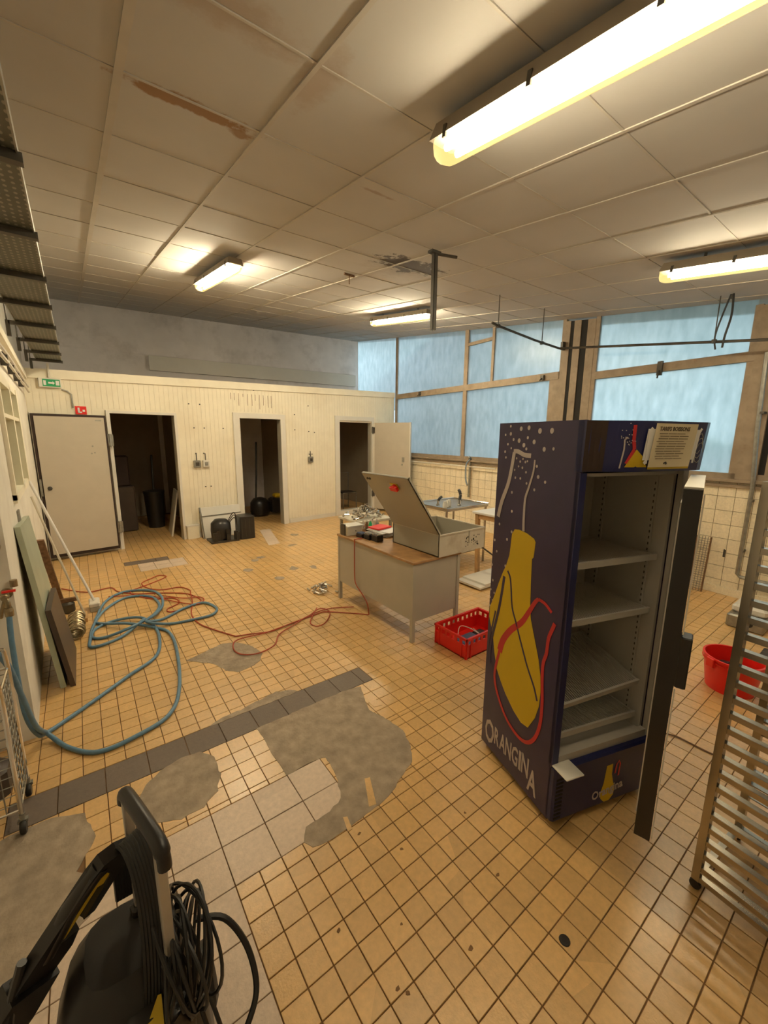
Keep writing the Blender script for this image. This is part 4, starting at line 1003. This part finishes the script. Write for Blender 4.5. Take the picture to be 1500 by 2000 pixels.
for k in range(30):
    r_ = abs(rng.gauss(0, .09)); a_ = rng.uniform(0, 6.28); p_ = Vector((r_*math.cos(a_), r_*math.sin(a_)*1.6, .02+max(0, .1-r_)*rng.uniform(0, 1)))
    d_ = Vector((rng.uniform(-1, 1), rng.uniform(-1, 1), rng.uniform(-.1, .3))).normalized()*rng.uniform(.02, .05); mb.tube([p_-d_, p_+d_], .011, 5)
o = mb.build('metal_scrap', M['steel'], loc=(2.26, 4.28, 0)); stuff(o); tag(o, 'small heap of shiny metal scrap on the floor by the far desk leg', 'scrap')
# cord hanging down the desk
t = thing('power_lead', 'thin red-brown cord running from the desk top down to the floor', 'cord', (2.30, 3.55, .80))
MB().tube(spline([(.10, .05, .0), (.0, .04, .0), (-.012, .03, -.03), (-.012, .03, -.40), (-.012, .0, -.50), (.0, -.10, -.58), (.01, -.18, -.66), (.02, -.20, -.785)]), .006, 6).build('cord', M['red_cable'], t)

# ================================================================ TABLES BEHIND
t = thing('steel_table', 'stainless steel work table in front of the tiled window wall', 'table', (4.02, 3.90, 0))
MB().bbox(0, .90, 0, .72, .87, .90, .006).build('table_top', M['steel'], t)
MB().tube([(0, 0, .91), (.9, 0, .91), (.9, .72, .91), (0, .72, .91)], .012, 6, closed=True).build('rim', M['chrome'], t)
for x_, y_ in ((.03, .03), (.87, .03), (.03, .69), (.87, .69)): MB().tube([(x_, y_, 0), (x_, y_, .87)], .018, 8).build('leg', M['steel'], t)
MB().box(.03, .87, .03, .69, .20, .215).build('lower_shelf', M['steel'], t)
for k, (x_, y_, s, lab) in enumerate(((4.12, 4.18, .9, 'black tap lying at the left end of the steel table'), (4.38, 4.0, 1.0, 'black and chrome tap standing at the front of the steel table'), (4.78, 4.35, 1.1, 'black spray head of the pre-rinse arm on the steel table'))):
    t = thing('tap', lab, 'tap', (x_, y_, .915), .6*k)
    MB().lathe([(.03*s, 0), (.03*s, .02), (.018*s, .03), (.018*s, .09*s), (.0, .09*s)], 10).build('body', M['chrome'], t, smooth=True)
    MB().tube([(0, 0, .08*s), (.03, 0, .12*s), (.07, 0, .14*s)], .022*s, 8).build('grip', M['black'], t, smooth=True)
for k, x_ in enumerate((4.10, 4.20, 4.29)):
    t = thing('white_canister', ('short white canister at the left end of the steel table', 'middle white canister on the steel table', 'right-hand white canister on the steel table')[k], 'canister', (x_, 4.02+.05*k, .905), group='white canisters on the steel table')
    MB().lathe([(.03, 0), (.032, .01), (.032, .07), (.022, .085), (.022, .10), (0, .10)], 12).build('canister', M['white_trim'], t, smooth=True)
t = thing('spray_arm', 'grey riser pipe of a rinse tap standing against the wall tiles', 'tap', tuple(WM @ Vector((-.03, 5.72, .9))))
MB().tube(spline([(0, 0, -.25), (0, 0, .5), (-.01, .03, .60)]), .022, 8).build('riser', M['galv'], t, smooth=True)
MB().tube(spline([(0, -.0, .55), (-.25, -.12, .45), (-.45, -.30, .20), (-.62, -.50, .10)]), .016, 8).build('hose', M['galv'], t, smooth=True)
MB().lathe([(.03, 0), (.035, .03), (.02, .06)], 8, T(0, 0, .53)).build('collar', M['dark_metal'], t)
t = thing('wooden_table', 'white-topped table with pale wooden legs partly behind the fridge', 'table', (4.27, 3.0, 0))
MB().bbox(0, .70, 0, .66, .87, .90, .005).build('table_top', M['white_paper'], t)
for x_, y_, dx_, dy_ in ((.05, .05, -.0, -.0), (.65, .05, 0, 0), (.05, .60, .05, .0), (.65, .60, 0, 0)): MB().hexa([(x_-.025+dx_, y_-.025+dy_, 0), (x_+.025+dx_, y_-.025+dy_, 0), (x_+.025+dx_, y_+.025+dy_, 0), (x_-.025+dx_, y_+.025+dy_, 0), (x_-.025, y_-.025, .87), (x_+.025, y_-.025, .87), (x_+.025, y_+.025, .87), (x_-.025, y_+.025, .87)]).build('leg', M['wood'], t)
MB().box(.05, .65, .04, .06, .80, .87).box(.04, .06, .05, .6, .80, .87).build('apron', M['wood'], t); MB().tube([(.05, .05, .25), (.05, .60, .45)], .012, 6).build('brace', M['dark_metal'], t)
t = thing('white_boards', 'white boards lying low on the floor under the wooden table', 'board', (4.0, 3.11, 0))
MB().box(-.15, .85, .0, .40, .02, .045).build('board', M['white_trim'], t); MB().box(-.1, .7, .03, .43, .0, .02).build('board', M['galv'], t); MB().box(-.05, .72, .0, .38, .045, .07).build('board', M['white_trim'], t)

# ================================================================ CRATE, BUCKET
t = thing('red_crate', 'bright red plastic crate on the floor between desk and fridge', 'crate', (2.505, 2.135, 0))
cw, cd_, ch = .60, .385, .19
cr = MB().box(.0, cw, 0, cd_, 0, .01)
for (a, b, c, d) in ((0, cw, 0, .012), (0, cw, cd_-.012, cd_), (0, .012, 0, cd_), (cw-.012, cw, 0, cd_)): cr.box(a, b, c, d, 0, .125); cr.box(a, b, c, d, .165, ch)
cr.build('body', M['red_plastic'], t)
nx = 9; ny = 6
ba = MB().box(0, .025, 0, .012, .12, .17).mesh('slot_bar', M['red_plastic']); bb_ = MB().box(0, .012, 0, .025, .12, .17).mesh('slot_bar', M['red_plastic'])
for i in range(nx+1):
    for y_ in (0, cd_-.012):
        o = bpy.data.objects.new('slot_bar', ba); COL.objects.link(o); o.parent = t; o.location = (i*(cw-.025)/nx, y_, 0)
for i in range(1, ny):
    for x_ in (0, cw-.012):
        o = bpy.data.objects.new('slot_bar', bb_); COL.objects.link(o); o.parent = t; o.location = (x_, i*(cd_-.025)/ny, 0)
MB().box(-.008, cw+.008, -.008, 0, ch-.02, ch+.002).box(-.008, cw+.008, cd_, cd_+.008, ch-.02, ch+.002).box(-.008, 0, -.008, cd_+.008, ch-.02, ch+.002).box(cw, cw+.008, -.008, cd_+.008, ch-.02, ch+.002).build('rim', M['red_plastic'], t)
for x_ in (0, .05, cw-.05-.012, cw-.012):
    for y_ in (-.007, cd_): MB().box(x_, x_+.012, y_, y_+.007, 0, ch-.02).build('rib', M['red_plastic'], t)
for y_ in (0, .05, cd_-.062, cd_-.012):
    for x_ in (-.007, cw): MB().box(x_, x_+.007, y_, y_+.012, 0, ch-.02).build('rib', M['red_plastic'], t)
t = thing('crate_parts', 'dark parts and wire lying inside the red crate', 'parts', (2.75, 2.32, .012))
MB().bbox(-.14, .10, -.08, .07, 0, .05, .01).build('block', M['blue_grey'], t); MB().bbox(.12, .25, -.09, .08, 0, .035, .01).build('block', M['black'], t)
MB().tube(spline([(-.1, .05, .05), (-.02, .1, .12), (0, .0, .14), (.08, -.05, .08), (.15, .08, .06)]), .004, 5).build('wire', M['white_trim'], t)
t = thing('red_bucket', 'round red plastic bucket on the floor right of the fridge', 'bucket', (3.87, .655, 0))
MB().lathe([(.0, .004), (.145, .004), (.15, .0), (.185, .25), (.192, .25), (.192, .265), (.178, .265), (.142, .012), (.0, .012)], 28, caps=False).build('body', M['red_plastic'], t, smooth=True)
MB().lathe([(.186, .225), (.192, .225), (.192, .232), (.186, .232)], 28, caps=False).build('ring', M['red_plastic'], t, smooth=True)
for a_ in (2.6, 5.7): MB().bbox(.18, .205, -.03, .03, .19, .262, .004, RZ(a_)).build('handle_lug', M['red_plastic'], t)
t = thing('bucket_parts', 'black hardware heaped inside the red bucket', 'parts', (3.87, .655, .05))
mb = MB()
for k in range(12): mb.bbox(-.03, .04, -.03, .03, 0, .04, .005, T(rng.uniform(-.07, .07), rng.uniform(-.07, .07), rng.uniform(0, .10)) @ RX(rng.uniform(-1, 1)) @ RZ(rng.uniform(0, 3)))
mb.build('hardware', M['black'], t)

# ================================================================ TRAY RACK AT THE RIGHT
t = thing('tray_rack', 'steel tray rack trolley with many runners at the right edge', 'rack', (1.935, .32, 0), math.atan2(-.11, .99))
RW, RL, RH = .43, -.60, 1.76
for x_ in (0, RW):
    for y_ in (0, RL): MB().box(x_-.016, x_+.016, y_-.014, y_+.014, .05, RH).build('post', M['rack_steel'], t)
rm = MB().box(-.012, .016, RL+.014, -.014, -.002, .001).box(-.012, -.009, RL+.014, -.014, -.022, .001).mesh('runner', M['rack_steel'])
rm2 = MB().box(-.016, .012, RL+.014, -.014, -.002, .001).box(.009, .012, RL+.014, -.014, -.022, .001).mesh('runner', M['rack_steel'])
k = 0; z_ = .125
while z_ < 1.74:
    for mesh_, x_ in ((rm, 0.0), (rm2, RW)):
        o = bpy.data.objects.new('runner', mesh_); COL.objects.link(o); o.parent = t; o.location = (x_, 0, z_)
    z_ += .0665
for z0 in (.06, 1.74):
    MB().box(0, RW, -.014, .014, z0-.012, z0+.012).box(0, RW, RL-.014, RL+.014, z0-.012, z0+.012).build('cross_bar', M['rack_steel'], t)
for x_ in (0, RW): MB().box(x_-.012, x_+.012, RL, 0, .05, .074).build('base_bar', M['rack_steel'], t)
for x_ in (0, RW):
    for y_ in (0, RL):
        cst = MB().lathe([(.008, .0), (.008, .02)], 8, T(x_, y_, .035)).build('caster', M['rack_steel'], t)
        MB().lathe([(.02, -.009), (.022, 0), (.02, .009)], 12, T(x_, y_, .022) @ RY(math.pi/2)).build('wheel', M['rubber'], cst)

# ================================================================ WINDOW-WALL THINGS
t = thing('drain_pipe', 'grey-brown pipe running down the window wall and turning at the bottom', 'pipe', tuple(WM @ Vector((-.06, 1.15, 0))))
MB().tube([(0, .08, 2.85), (0, .05, 2.0), (-.02, .0, 1.35), (-.02, -.0, .32), (-.02, -.03, .29), (-.02, -.9, .27)], .022, 8).build('pipe', M['galv'], t, smooth=True)
for z_ in (.6, 1.2, 2.2): MB().box(-.03, .085, -.02+.03*(z_ > 2), .02+.03*(z_ > 2), z_-.012, z_+.012).build('pipe_clip', M['dark_metal'], t)
t = thing('wire_screen', 'brownish wire mesh screen leaning on the tiles behind the fridge door', 'wire screen', tuple(WM @ Vector((-.10, 1.46, 0))))
for y_ in (0, .14, .30): MB().tube([(-.02, y_, 0), (.06, y_, .70)], .010, 6).build('post', M['rust'], t)
mb = MB()
for k in range(24): mb.box(-.02+.08*k/24, -.016+.08*k/24, 0, .30, k*.029, k*.029+.005)
for k in range(11): mb.tube([(-.02, k*.03, 0), (.06, k*.03, .70)], .003, 4)
stuff(mb.build('mesh_wires', M['galv'], t))
t = thing('wall_hook', 'small dark hook on the cream wall tiles', 'hook', tuple(WM @ Vector((.018, 1.33, .52))))
MB().box(-.012, 0, -.01, .01, -.05, .04).tube([(-.01, 0, .03), (-.03, 0, .05)], .006, 6).build('hook', M['dark_metal'], t)
t = thing('dish_machine', 'grey and white appliance on the floor seen behind the tray rack', 'appliance', (5.35, .85, 0))
MB().bbox(-.15, .35, -.15, .15, 0, .14, .015).build('body', M['galv'], t); MB().bbox(-.05, .33, -.14, .14, .14, .22, .02).build('bag', M['white_trim'], t); MB().lathe([(.035, 0), (.035, .01)], 12, T(-.152, -.03, .08) @ RY(math.pi/2)).build('port', M['black'], t)
t = thing('blue_tray', 'dark blue folded sheet behind the runners of the tray rack', 'sheet', (5.92, .60, 0)); MB().bbox(-.2, .2, -.15, .15, 0, .20, .03).build('sheet', M['blue_grey'], t)
t = thing('black_tool', 'flat black tools on the floor behind the tray rack', 'tool', (4.75, .58, 0))
for k in range(4): MB().bbox(-.1+k*.05, -.06+k*.05, -.05, .05, 0, .035, .006).build('handle', M['black'], t)
t = thing('floor_wire', 'thin brown wire lying on the tiles behind the fridge door', 'wire', (2.86, .75, 0))
MB().tube(spline([(-.12, .10, .006), (-.02, .06, .006), (.05, -.04, .006), (.055, -.13, .006), (.06, -.24, .006), (.10, -.30, .006)]), .005, 6).build('wire', M['rust'], t)
t = thing('floor_plug', 'small round black plug on the yellow floor tiles', 'plug', (1.303, .554, 0))
MB().lathe([(.021, .0005), (.019, .004), (.012, .0045), (.012, .0035), (0, .0035)], 16).build('plug', M['black'], t, smooth=True)

# ================================================================ LEFT SIDE
t = thing('green_board', 'long grey-green board leaning against the left wall', 'board', (-.30, 3.68, 0))
MB().hexa([(.0, 0, 0), (.035, 0, 0), (.035, .82, 0), (0, .82, 0), (-.115, 0, 1.27), (-.082, 0, 1.27), (-.10, .82, 1.22), (-.132, .82, 1.22)]).build('board', M['green_panel'], t)
t = thing('brown_board', 'dark brown board leaning in front of the grey-green board', 'board', (-.245, 3.66, 0))
MB().hexa([(.005, 0, 0), (.038, 0, 0), (.04, .68, 0), (.007, .68, 0), (-.075, 0, .64), (-.042, 0, .64), (-.04, .68, .60), (-.073, .68, .60)]).build('board', M['brown_panel'], t)
t = thing('broom', 'white long-handled broom leaning across to the left wall', 'broom', (-.04, 5.27, 0))
MB().tube([(0, 0, .10), (-.40, .16, 1.43)], .013, 8).build('handle', M['white_paper'], t, smooth=True); MB().bbox(-.05, .05, -.10, .10, .05, .10, .01).build('head', M['white_trim'], t); MB().bbox(-.045, .045, -.095, .095, 0, .05, .004).build('bristles', M['desk_panel'], t)
t = thing('squeegee_pole', 'thin greyish pole beside the white broom, leaning on the wall', 'pole', (-.13, 5.05, 0))
MB().tube([(0, 0, .03), (-.29, .12, 1.30)], .010, 8).build('pole', M['cabinet_light'], t); MB().box(-.02, .02, -.12, .10, 0, .04).build('foot', M['wood'], t)
t = thing('coiled_hose', 'brown ribbed flexible hose bunched along the foot of the wall', 'hose', (-.20, 4.80, 0))
pts = []
for k in range(160):
    a_ = k*.5; pts.append((.055*math.cos(a_)*(1+.2*math.sin(k*.3)), -.30+k*.0030, .065+.055*math.sin(a_)))
MB().tube(pts, .012, 6).build('hose', M['brass'], t, smooth=True)
t = thing('rusty_bar', 'rusty brown bar standing against the left wall behind the boards', 'bar', (-.33, 5.55, 0))
MB().hexa([(-.03, -.03, 0), (.03, -.03, 0), (.03, .03, 0), (-.03, .03, 0), (-.11, -.35, .85), (-.05, -.35, .85), (-.05, -.29, .85), (-.11, -.29, .85)]).build('bar', M['rust'], t)
t = thing('iron_hinge', 'dark iron hinge piece lying on the bunched hose', 'hinge', (-.27, 5.33, 0)); MB().lathe([(.05, 0), (.06, .02), (.06, .10), (.04, .12)], 12, T(0, 0, .0)).build('barrel', M['dark_metal'], t, smooth=True); MB().box(-.09, .09, -.02, .02, .12, .16).build('leaf', M['rust'], t)
t = thing('wall_tap', 'brass wall tap with a red lever feeding the blue hose', 'tap', (-.43, 3.125, .98))
MB().lathe([(.03, 0), (.03, .01), (.013, .012), (.013, .05), (.02, .055), (.02, .085), (.013, .09), (.013, .11)], 12, RX(math.pi/2)).build('body', M['brass'], t, smooth=True)
MB().tube(spline([(0, -.07, 0), (.01, -.09, -.03), (.01, -.09, -.07)]), .013, 8).build('spout', M['brass'], t, smooth=True)
MB().box(-.01, .05, -.08, -.06, .025, .035).build('lever', M['red_plastic'], t); MB().tube([(0, -.06, -.01), (-.03, -.03, -.10), (-.04, -.01, -.14)], .010, 8).build('pipe', M['brass'], t)
MB().lathe([(.018, -.02), (.018, .02)], 10, T(.04, -.02, .06)).build('valve', M['brass'], t)
t = thing('mixer_valve', 'tarnished brass valve group on the wall above the hose tap', 'valve', (-.46, 3.12, 1.18))
for z_ in (0, .09): MB().lathe([(.02, 0), (.028, .02), (.028, .05), (.018, .07), (.018, .1), (0, .1)], 10, T(.03*z_*10-.01, 0, z_) @ RX(math.pi/2)).build('knob', M['brass'], t, smooth=True)
MB().tube([(-.0, -.04, -.08), (0, -.04, .16)], .014, 8).build('pipe', M['brass'], t)
for k, (y_, z_) in enumerate(((4.1, 1.27), (5.0, 1.05))):
    t = thing('wall_plate', ('small grey plate on the left wall above the boards', 'second grey plate low on the left wall behind the broom')[k], 'plate', (LWX(y_)+.0, y_, z_)); MB().bbox(0, .012, -.05, .05, -.06, .06, .003).build('plate', M['galv'], t)
# wire basket trolley
t = thing('wire_trolley', 'chrome wire basket trolley at the left edge of the picture', 'trolley', (-.525, 2.50, 0))
x0, x1, y0, y1 = -.13, .12, -.14, .12
for yy, zt in ((y0, .80), (y1, .84)):
    MB().tube(spline([(x1, yy, .09), (x1, yy, .4), (x1, yy, zt-.04), (x1-.04, yy, zt), (x0+.04, yy, zt), (x0, yy, zt-.04), (x0, yy, .09)], 5), .010, 8).build('hoop', M['chrome'], t, smooth=True)
for zz in (.12, .74): MB().tube([(x0, y0, zz), (x1, y0, zz), (x1, y1, zz), (x0, y1, zz)], .007, 6, closed=True).build('ring', M['chrome'], t)
mb = MB()
for k in range(12):
    z_ = .16+k*.05
    mb.tube([(x1, y0, z_), (x1, y1, z_)], .0028, 4); mb.tube([(x0, y1, z_), (x1, y1, z_)], .0028, 4); mb.tube([(x0, y0, z_), (x0, y1, z_)], .0028, 4); mb.tube([(x0, y0, z_), (x1, y0, z_)], .0028, 4)
for k in range(1, 5):
    a_ = y0+(y1-y0)*k/5; b_ = x0+(x1-x0)*k/5
    mb.tube([(x1, a_, .12), (x1, a_, .74)], .0028, 4); mb.tube([(b_, y1, .12), (b_, y1, .74)], .0028, 4); mb.tube([(b_, y0, .12), (b_, y0, .74)], .0028, 4)
stuff(mb.build('basket_wires', M['galv'], t))
for x_ in (x0, x1):
    for y_ in (y0, y1):
        c_ = MB().lathe([(.012, .07), (.012, .1)], 8, T(x_, y_, 0)).box(x_-.02, x_+.02, y_-.012, y_+.012, .055, .07).build('caster', M['galv'], t)
        MB().lathe([(.03, -.012), (.034, -.006), (.034, .006), (.03, .012)], 14, T(x_, y_-.01, .034) @ RY(math.pi/2)).build('wheel', M['rubber'], c_, smooth=True)
# basket contents hidden: folded dark cloth
t = thing('basket_cloth', 'dark crumpled cloth inside the wire basket trolley', 'cloth', (-.53, 2.49, .14)); MB().bbox(-.10, .09, -.10, .08, 0, .20, .04).build('cloth', M['brown_panel'], t, smooth=True)

# blue hose
hz = .015
t = thing('blue_hose', 'long blue garden hose looped over the floor from the wall tap', 'hose', (0.0, 4.0, 0))
def rel(L, o=(0, 4.0)): return [(p[0]-o[0], p[1]-o[1], p[2] if len(p) > 2 else hz) for p in L]
A = [(-.42, 3.03, .90), (-.425, 3.0, .75), (-.425, 2.98, .5), (-.42, 2.99, .25), (-.39, 3.04, .08), (-.345, 3.12, .02), (-.11, 3.325), (.126, 3.543), (.353, 3.755), (.429, 4.155), (.40, 4.52), (.30, 4.66, .04), (.10, 4.76), (-.05, 4.66), (-.085, 4.48), (.016, 4.40), (.238, 4.42, .05), (.44, 4.62, .04), (.545, 4.95), (.49, 5.28), (.26, 5.40), (.05, 5.15), (-.06, 4.80), (-.10, 4.45), (-.088, 4.25), (.134, 4.32), (.36, 4.56, .05)]
B = [(-.66, 2.40, .80), (-.58, 2.48, .855), (-.47, 2.60, .87), (-.42, 2.72, .72), (-.40, 2.84, .45), (-.38, 2.96, .18), (-.343, 3.06, .04), (-.24, 2.88), (-.10, 2.735), (.086, 2.745), (.307, 2.851), (.427, 3.158), (.512, 3.745), (.517, 4.155), (.413, 4.363), (.214, 4.52, .05), (-.031, 4.80), (-.02, 5.05), (.07, 5.42), (.25, 5.62), (.50, 5.52), (.60, 5.25), (.57, 4.90), (.46, 4.60, .05), (.36, 4.42, .07), (.55, 4.36), (.78, 4.32), (.96, 4.33), (1.04, 4.48), (.96, 4.72), (.75, 4.68), (.52, 4.52), (.36, 4.44, .06)]
MB().tube(spline(rel(A), 7), .0135, 10).build('hose_run', M['hose'], t, smooth=True)
MB().tube(spline(rel(B), 7), .0135, 10).build('hose_run', M['hose'], t, smooth=True)
MB().lathe([(.02, 0), (.022, .03), (.018, .05)], 10, T(-.42, -.97, .87)).build('hose_connector', M['brass'], t)
# red cables
t = thing('red_cable', 'thin red extension cable tangled on the floor behind the blue hose', 'cable', (.5, 5.4, 0))
R1 = [(-.354, 6.214), (-.101, 5.888), (.134, 5.907), (.20, 5.70), (.345, 5.507), (.55, 5.38), (.68, 5.30), (.85, 5.16), (.93, 4.99), (.95, 4.80), (.80, 4.70), (.62, 4.68), (.60, 4.78), (.74, 4.90), (.70, 5.10), (.521, 5.188), (.35, 5.45), (.329, 5.62), (.47, 5.72), (.595, 5.80), (.769, 5.95), (.70, 6.06), (.60, 5.99), (.47, 5.85), (.52, 5.60), (.65, 5.45), (.837, 5.425), (.92, 5.25), (.904, 5.106), (.86, 4.8), (.786, 4.483), (.80, 4.20), (.90, 3.95), (1.018, 3.715)]
R2_ = [(.60, 5.25), (.80, 5.0), (.96, 4.93), (.985, 4.80), (.88, 4.72), (.70, 4.95), (.50, 5.30), (.30, 5.45), (.1, 5.55)]
MB().tube(spline(rel([(a, b, .008) for a, b in R1], (.5, 5.4)), 5), .0065, 6).build('cable_run', M['red_cable'], t)
MB().tube(spline(rel([(a, b, .014) for a, b in R2_], (.5, 5.4)), 5), .0065, 6).build('cable_run', M['red_cable'], t)
t = thing('red_cable', 'thin red cable looping from the leaf-shaped floor patch to the desk', 'cable', (1.6, 3.6, 0))
R3 = [(1.018, 3.715), (1.17, 3.67), (1.335, 3.613), (1.55, 3.66), (1.693, 3.676), (1.85, 3.70), (2.003, 3.685), (2.33, 3.36)]
R4 = [(2.30, 3.62), (2.036, 3.744), (1.764, 3.70), (1.56, 3.60), (1.367, 3.50), (1.25, 3.33), (1.073, 3.28), (.95, 3.36), (.932, 3.50), (1.01, 3.63), (1.267, 3.61), (1.50, 3.64), (1.748, 3.69), (1.95, 3.80), (2.02, 3.73), (1.99, 3.612), (1.85, 3.46), (1.742, 3.44), (1.72, 3.54), (1.80, 3.66), (1.95, 3.84)]
MB().tube(spline(rel([(a, b, .008) for a, b in R3], (1.6, 3.6)), 5), .006, 6).build('cable_run', M['red_cable'], t)
MB().tube(spline(rel([(a, b, .012) for a, b in R4], (1.6, 3.6)), 5), .006, 6).build('cable_run', M['red_cable'], t)

# ================================================================ PRESSURE WASHER
t = thing('pressure_washer', 'black and yellow pressure washer with pull-up handle in the near left corner', 'pressure washer', (0, 1.09, 0))
def rr(cx, cy_, hx_, hy_, z, n=16, p=3.2):
    r = []
    for k in range(n):
        a_ = 2*math.pi*k/n; c, s = math.cos(a_), math.sin(a_)
        r.append((cx+hx_*math.copysign(abs(c)**(2/p), c), cy_+hy_*math.copysign(abs(s)**(2/p), s), z))
    return r
MB().loft([rr(-.03, .0, .17, .16, .05), rr(-.03, .0, .185, .17, .10), rr(-.04, .0, .18, .165, .25), rr(-.04, .01, .165, .15, .40), rr(-.04, .02, .13, .13, .50), rr(-.04, .03, .09, .10, .545)]).build('housing', M['black'], t, smooth=True)
MB().loft([rr(-.01, -.08, .10, .11, .10), rr(-.01, -.09, .105, .11, .28), rr(.0, -.09, .10, .10, .38), rr(.0, -.10, .08, .08, .46), rr(.0, -.10, .05, .05, .48)]).build('motor_cover', M['black'], t, smooth=True)
MB().hexa([(-.045, -.20, .38), (.020, -.20, .38), (.020, -.12, .40), (.012, -.11, .40), (-.045, -.195, .46), (.020, -.19, .47), (.024, -.12, .492), (.016, -.118, .492)]).build('yellow_cover', M['yellow'], t)
for s in (-1, 1):
    MB().lathe([(.0, -.025), (.07, -.025), (.09, -.012), (.09, .012), (.07, .025), (0, .025)], 20, T(-.03+s*.19, .12, .09) @ RY(math.pi/2)).build('wheel', M['rubber'], t, smooth=True)
for (x_, y_, z0) in ((.054, -.115, .42), (.004, .085, .42)):
    MB().bbox(-.0125, .0125, -.008, .008, z0-.25, .925, .003, T(x_, y_, 0) @ RZ(.25)).build('telescopic_tube', M['aluminium'], t)
    MB().bbox(-.022, .022, -.018, .018, .40, .60, .006, T(x_, y_, -.03) @ RZ(.25)).build('tube_collar', M['black'], t)
hp_ = [(.061, -.145, .885), (.060, -.140, .915), (.054, -.115, .935), (.03, -.02, .942), (.008, .075, .935), (.002, .10, .925), (.0, .105, .90)]
MB().tube(spline(hp_, 5), [.016]*6+[.0185]*19+[.018]*6, 12).build('handle_grip', M['black'], t, smooth=True)
# trigger gun parked on the left side: flat profile in the plane facing up-forward
gu = Vector((.155, -.045, .24)).normalized(); gs = Vector((.80, .50, -.42)); gs = (gs-gu*gs.dot(gu)).normalized(); gn = gu.cross(gs)
gm = frame(Vector((-.205, .075, .585)), gu, gs, gn)
def gpoly(pts, z0, z1, mt, nm): 
    o = MB().prism(pts, z0, z1, gm).build(nm, M[mt], gun if nm != 'trigger_gun' else t); return o
gun = None
gun = MB().prism([(-.06, -.045), (.02, -.04), (.25, -.03), (.29, -.02), (.305, .015), (.30, .055), (.27, .07), (.20, .066), (.10, .064), (.09, .04), (.20, .036), (.235, .03), (.25, .012), (.235, -.004), (.10, -.006), (.045, .0), (.06, .045), (.0, .06), (-.07, .05)], -.018, .018, gm).build('trigger_gun', M['black'], t)
MB().tube([(.0, .0, 0), (.15, -.02, .0), (.27, -.008, 0)], .022, 10, gm).tube([(.09, .052, 0), (.2, .053, 0), (.28, .04, 0)], .017, 8, gm).build('grip_shell', M['black'], gun, smooth=True)
MB().box(.045, .205, .004, .016, -.014, .0225, gm).box(.20, .245, .006, .032, -.014, .024, gm).build('trigger', M['yellow'], gun)
MB().loft([[gm @ Vector(q) for q in r] for r in ([(-.07, -.05, -.03), (-.07, .06, -.03), (-.07, .06, .03), (-.07, -.05, .03)], [(-.20, -.06, -.035), (-.20, .06, -.035), (-.20, .06, .035), (-.20, -.06, .035)], [(-.42, -.05, -.03), (-.42, .04, -.03), (-.42, .04, .03), (-.42, -.05, .03)])]).build('gun_holster', M['black'], gun)
MB().tube(spline([(-.245, .06, .62), (-.29, .05, .45), (-.28, .0, .2), (-.25, -.05, .05)]), .011, 8).build('lance', M['black'], t, smooth=True)
# high pressure hose draped over the top, several strands
for k in range(7):
    x_ = -.025+k*.0075
    MB().tube(spline([(x_-.02, .10, .60), (x_-.015, .06, .76), (x_+.0, .03, .835+.004*k), (x_+.02, -.02, .80), (x_+.028, -.06, .68), (x_+.02, -.10, .52), (x_, -.13, .40)]), .0062, 6).build('hose_strand', M['rubber'], t, smooth=True)
# coiled power cable at the right
for k in range(20):
    cx = .075+rng.uniform(-.03, .05); ry = .115+rng.uniform(-.03, .035); rz = .125+rng.uniform(-.03, .03); tx = rng.uniform(-.35, .45); tz = rng.uniform(-.4, .4)
    m = T(cx, -.06+rng.uniform(-.015, .015), .50+rng.uniform(-.02, .02)) @ RZ(tz) @ RY(tx)
    MB().tube([(0, ry*math.cos(a_*math.pi/14), rz*math.sin(a_*math.pi/14)) for a_ in range(28)], .0048, 6, m, closed=True).build('cable_loop', M['rubber'], t, smooth=True)
MB().tube(spline([(.13, -.02, .52), (.20, -.05, .50), (.245, -.10, .42), (.25, -.16, .34), (.21, -.20, .30), (.15, -.21, .24), (.10, -.20, .16)]), .0085, 8).build('suction_hose', M['rubber'], t, smooth=True)
for (x_, y_) in ((.12, -.16), (.15, -.19)): MB().tube(spline([(x_-.02, y_+.06, .40), (x_, y_, .30), (x_+.01, y_-.02, .18), (x_+.0, y_-.04, .05)]), .0055, 6).build('cable_end', M['rubber'], t)
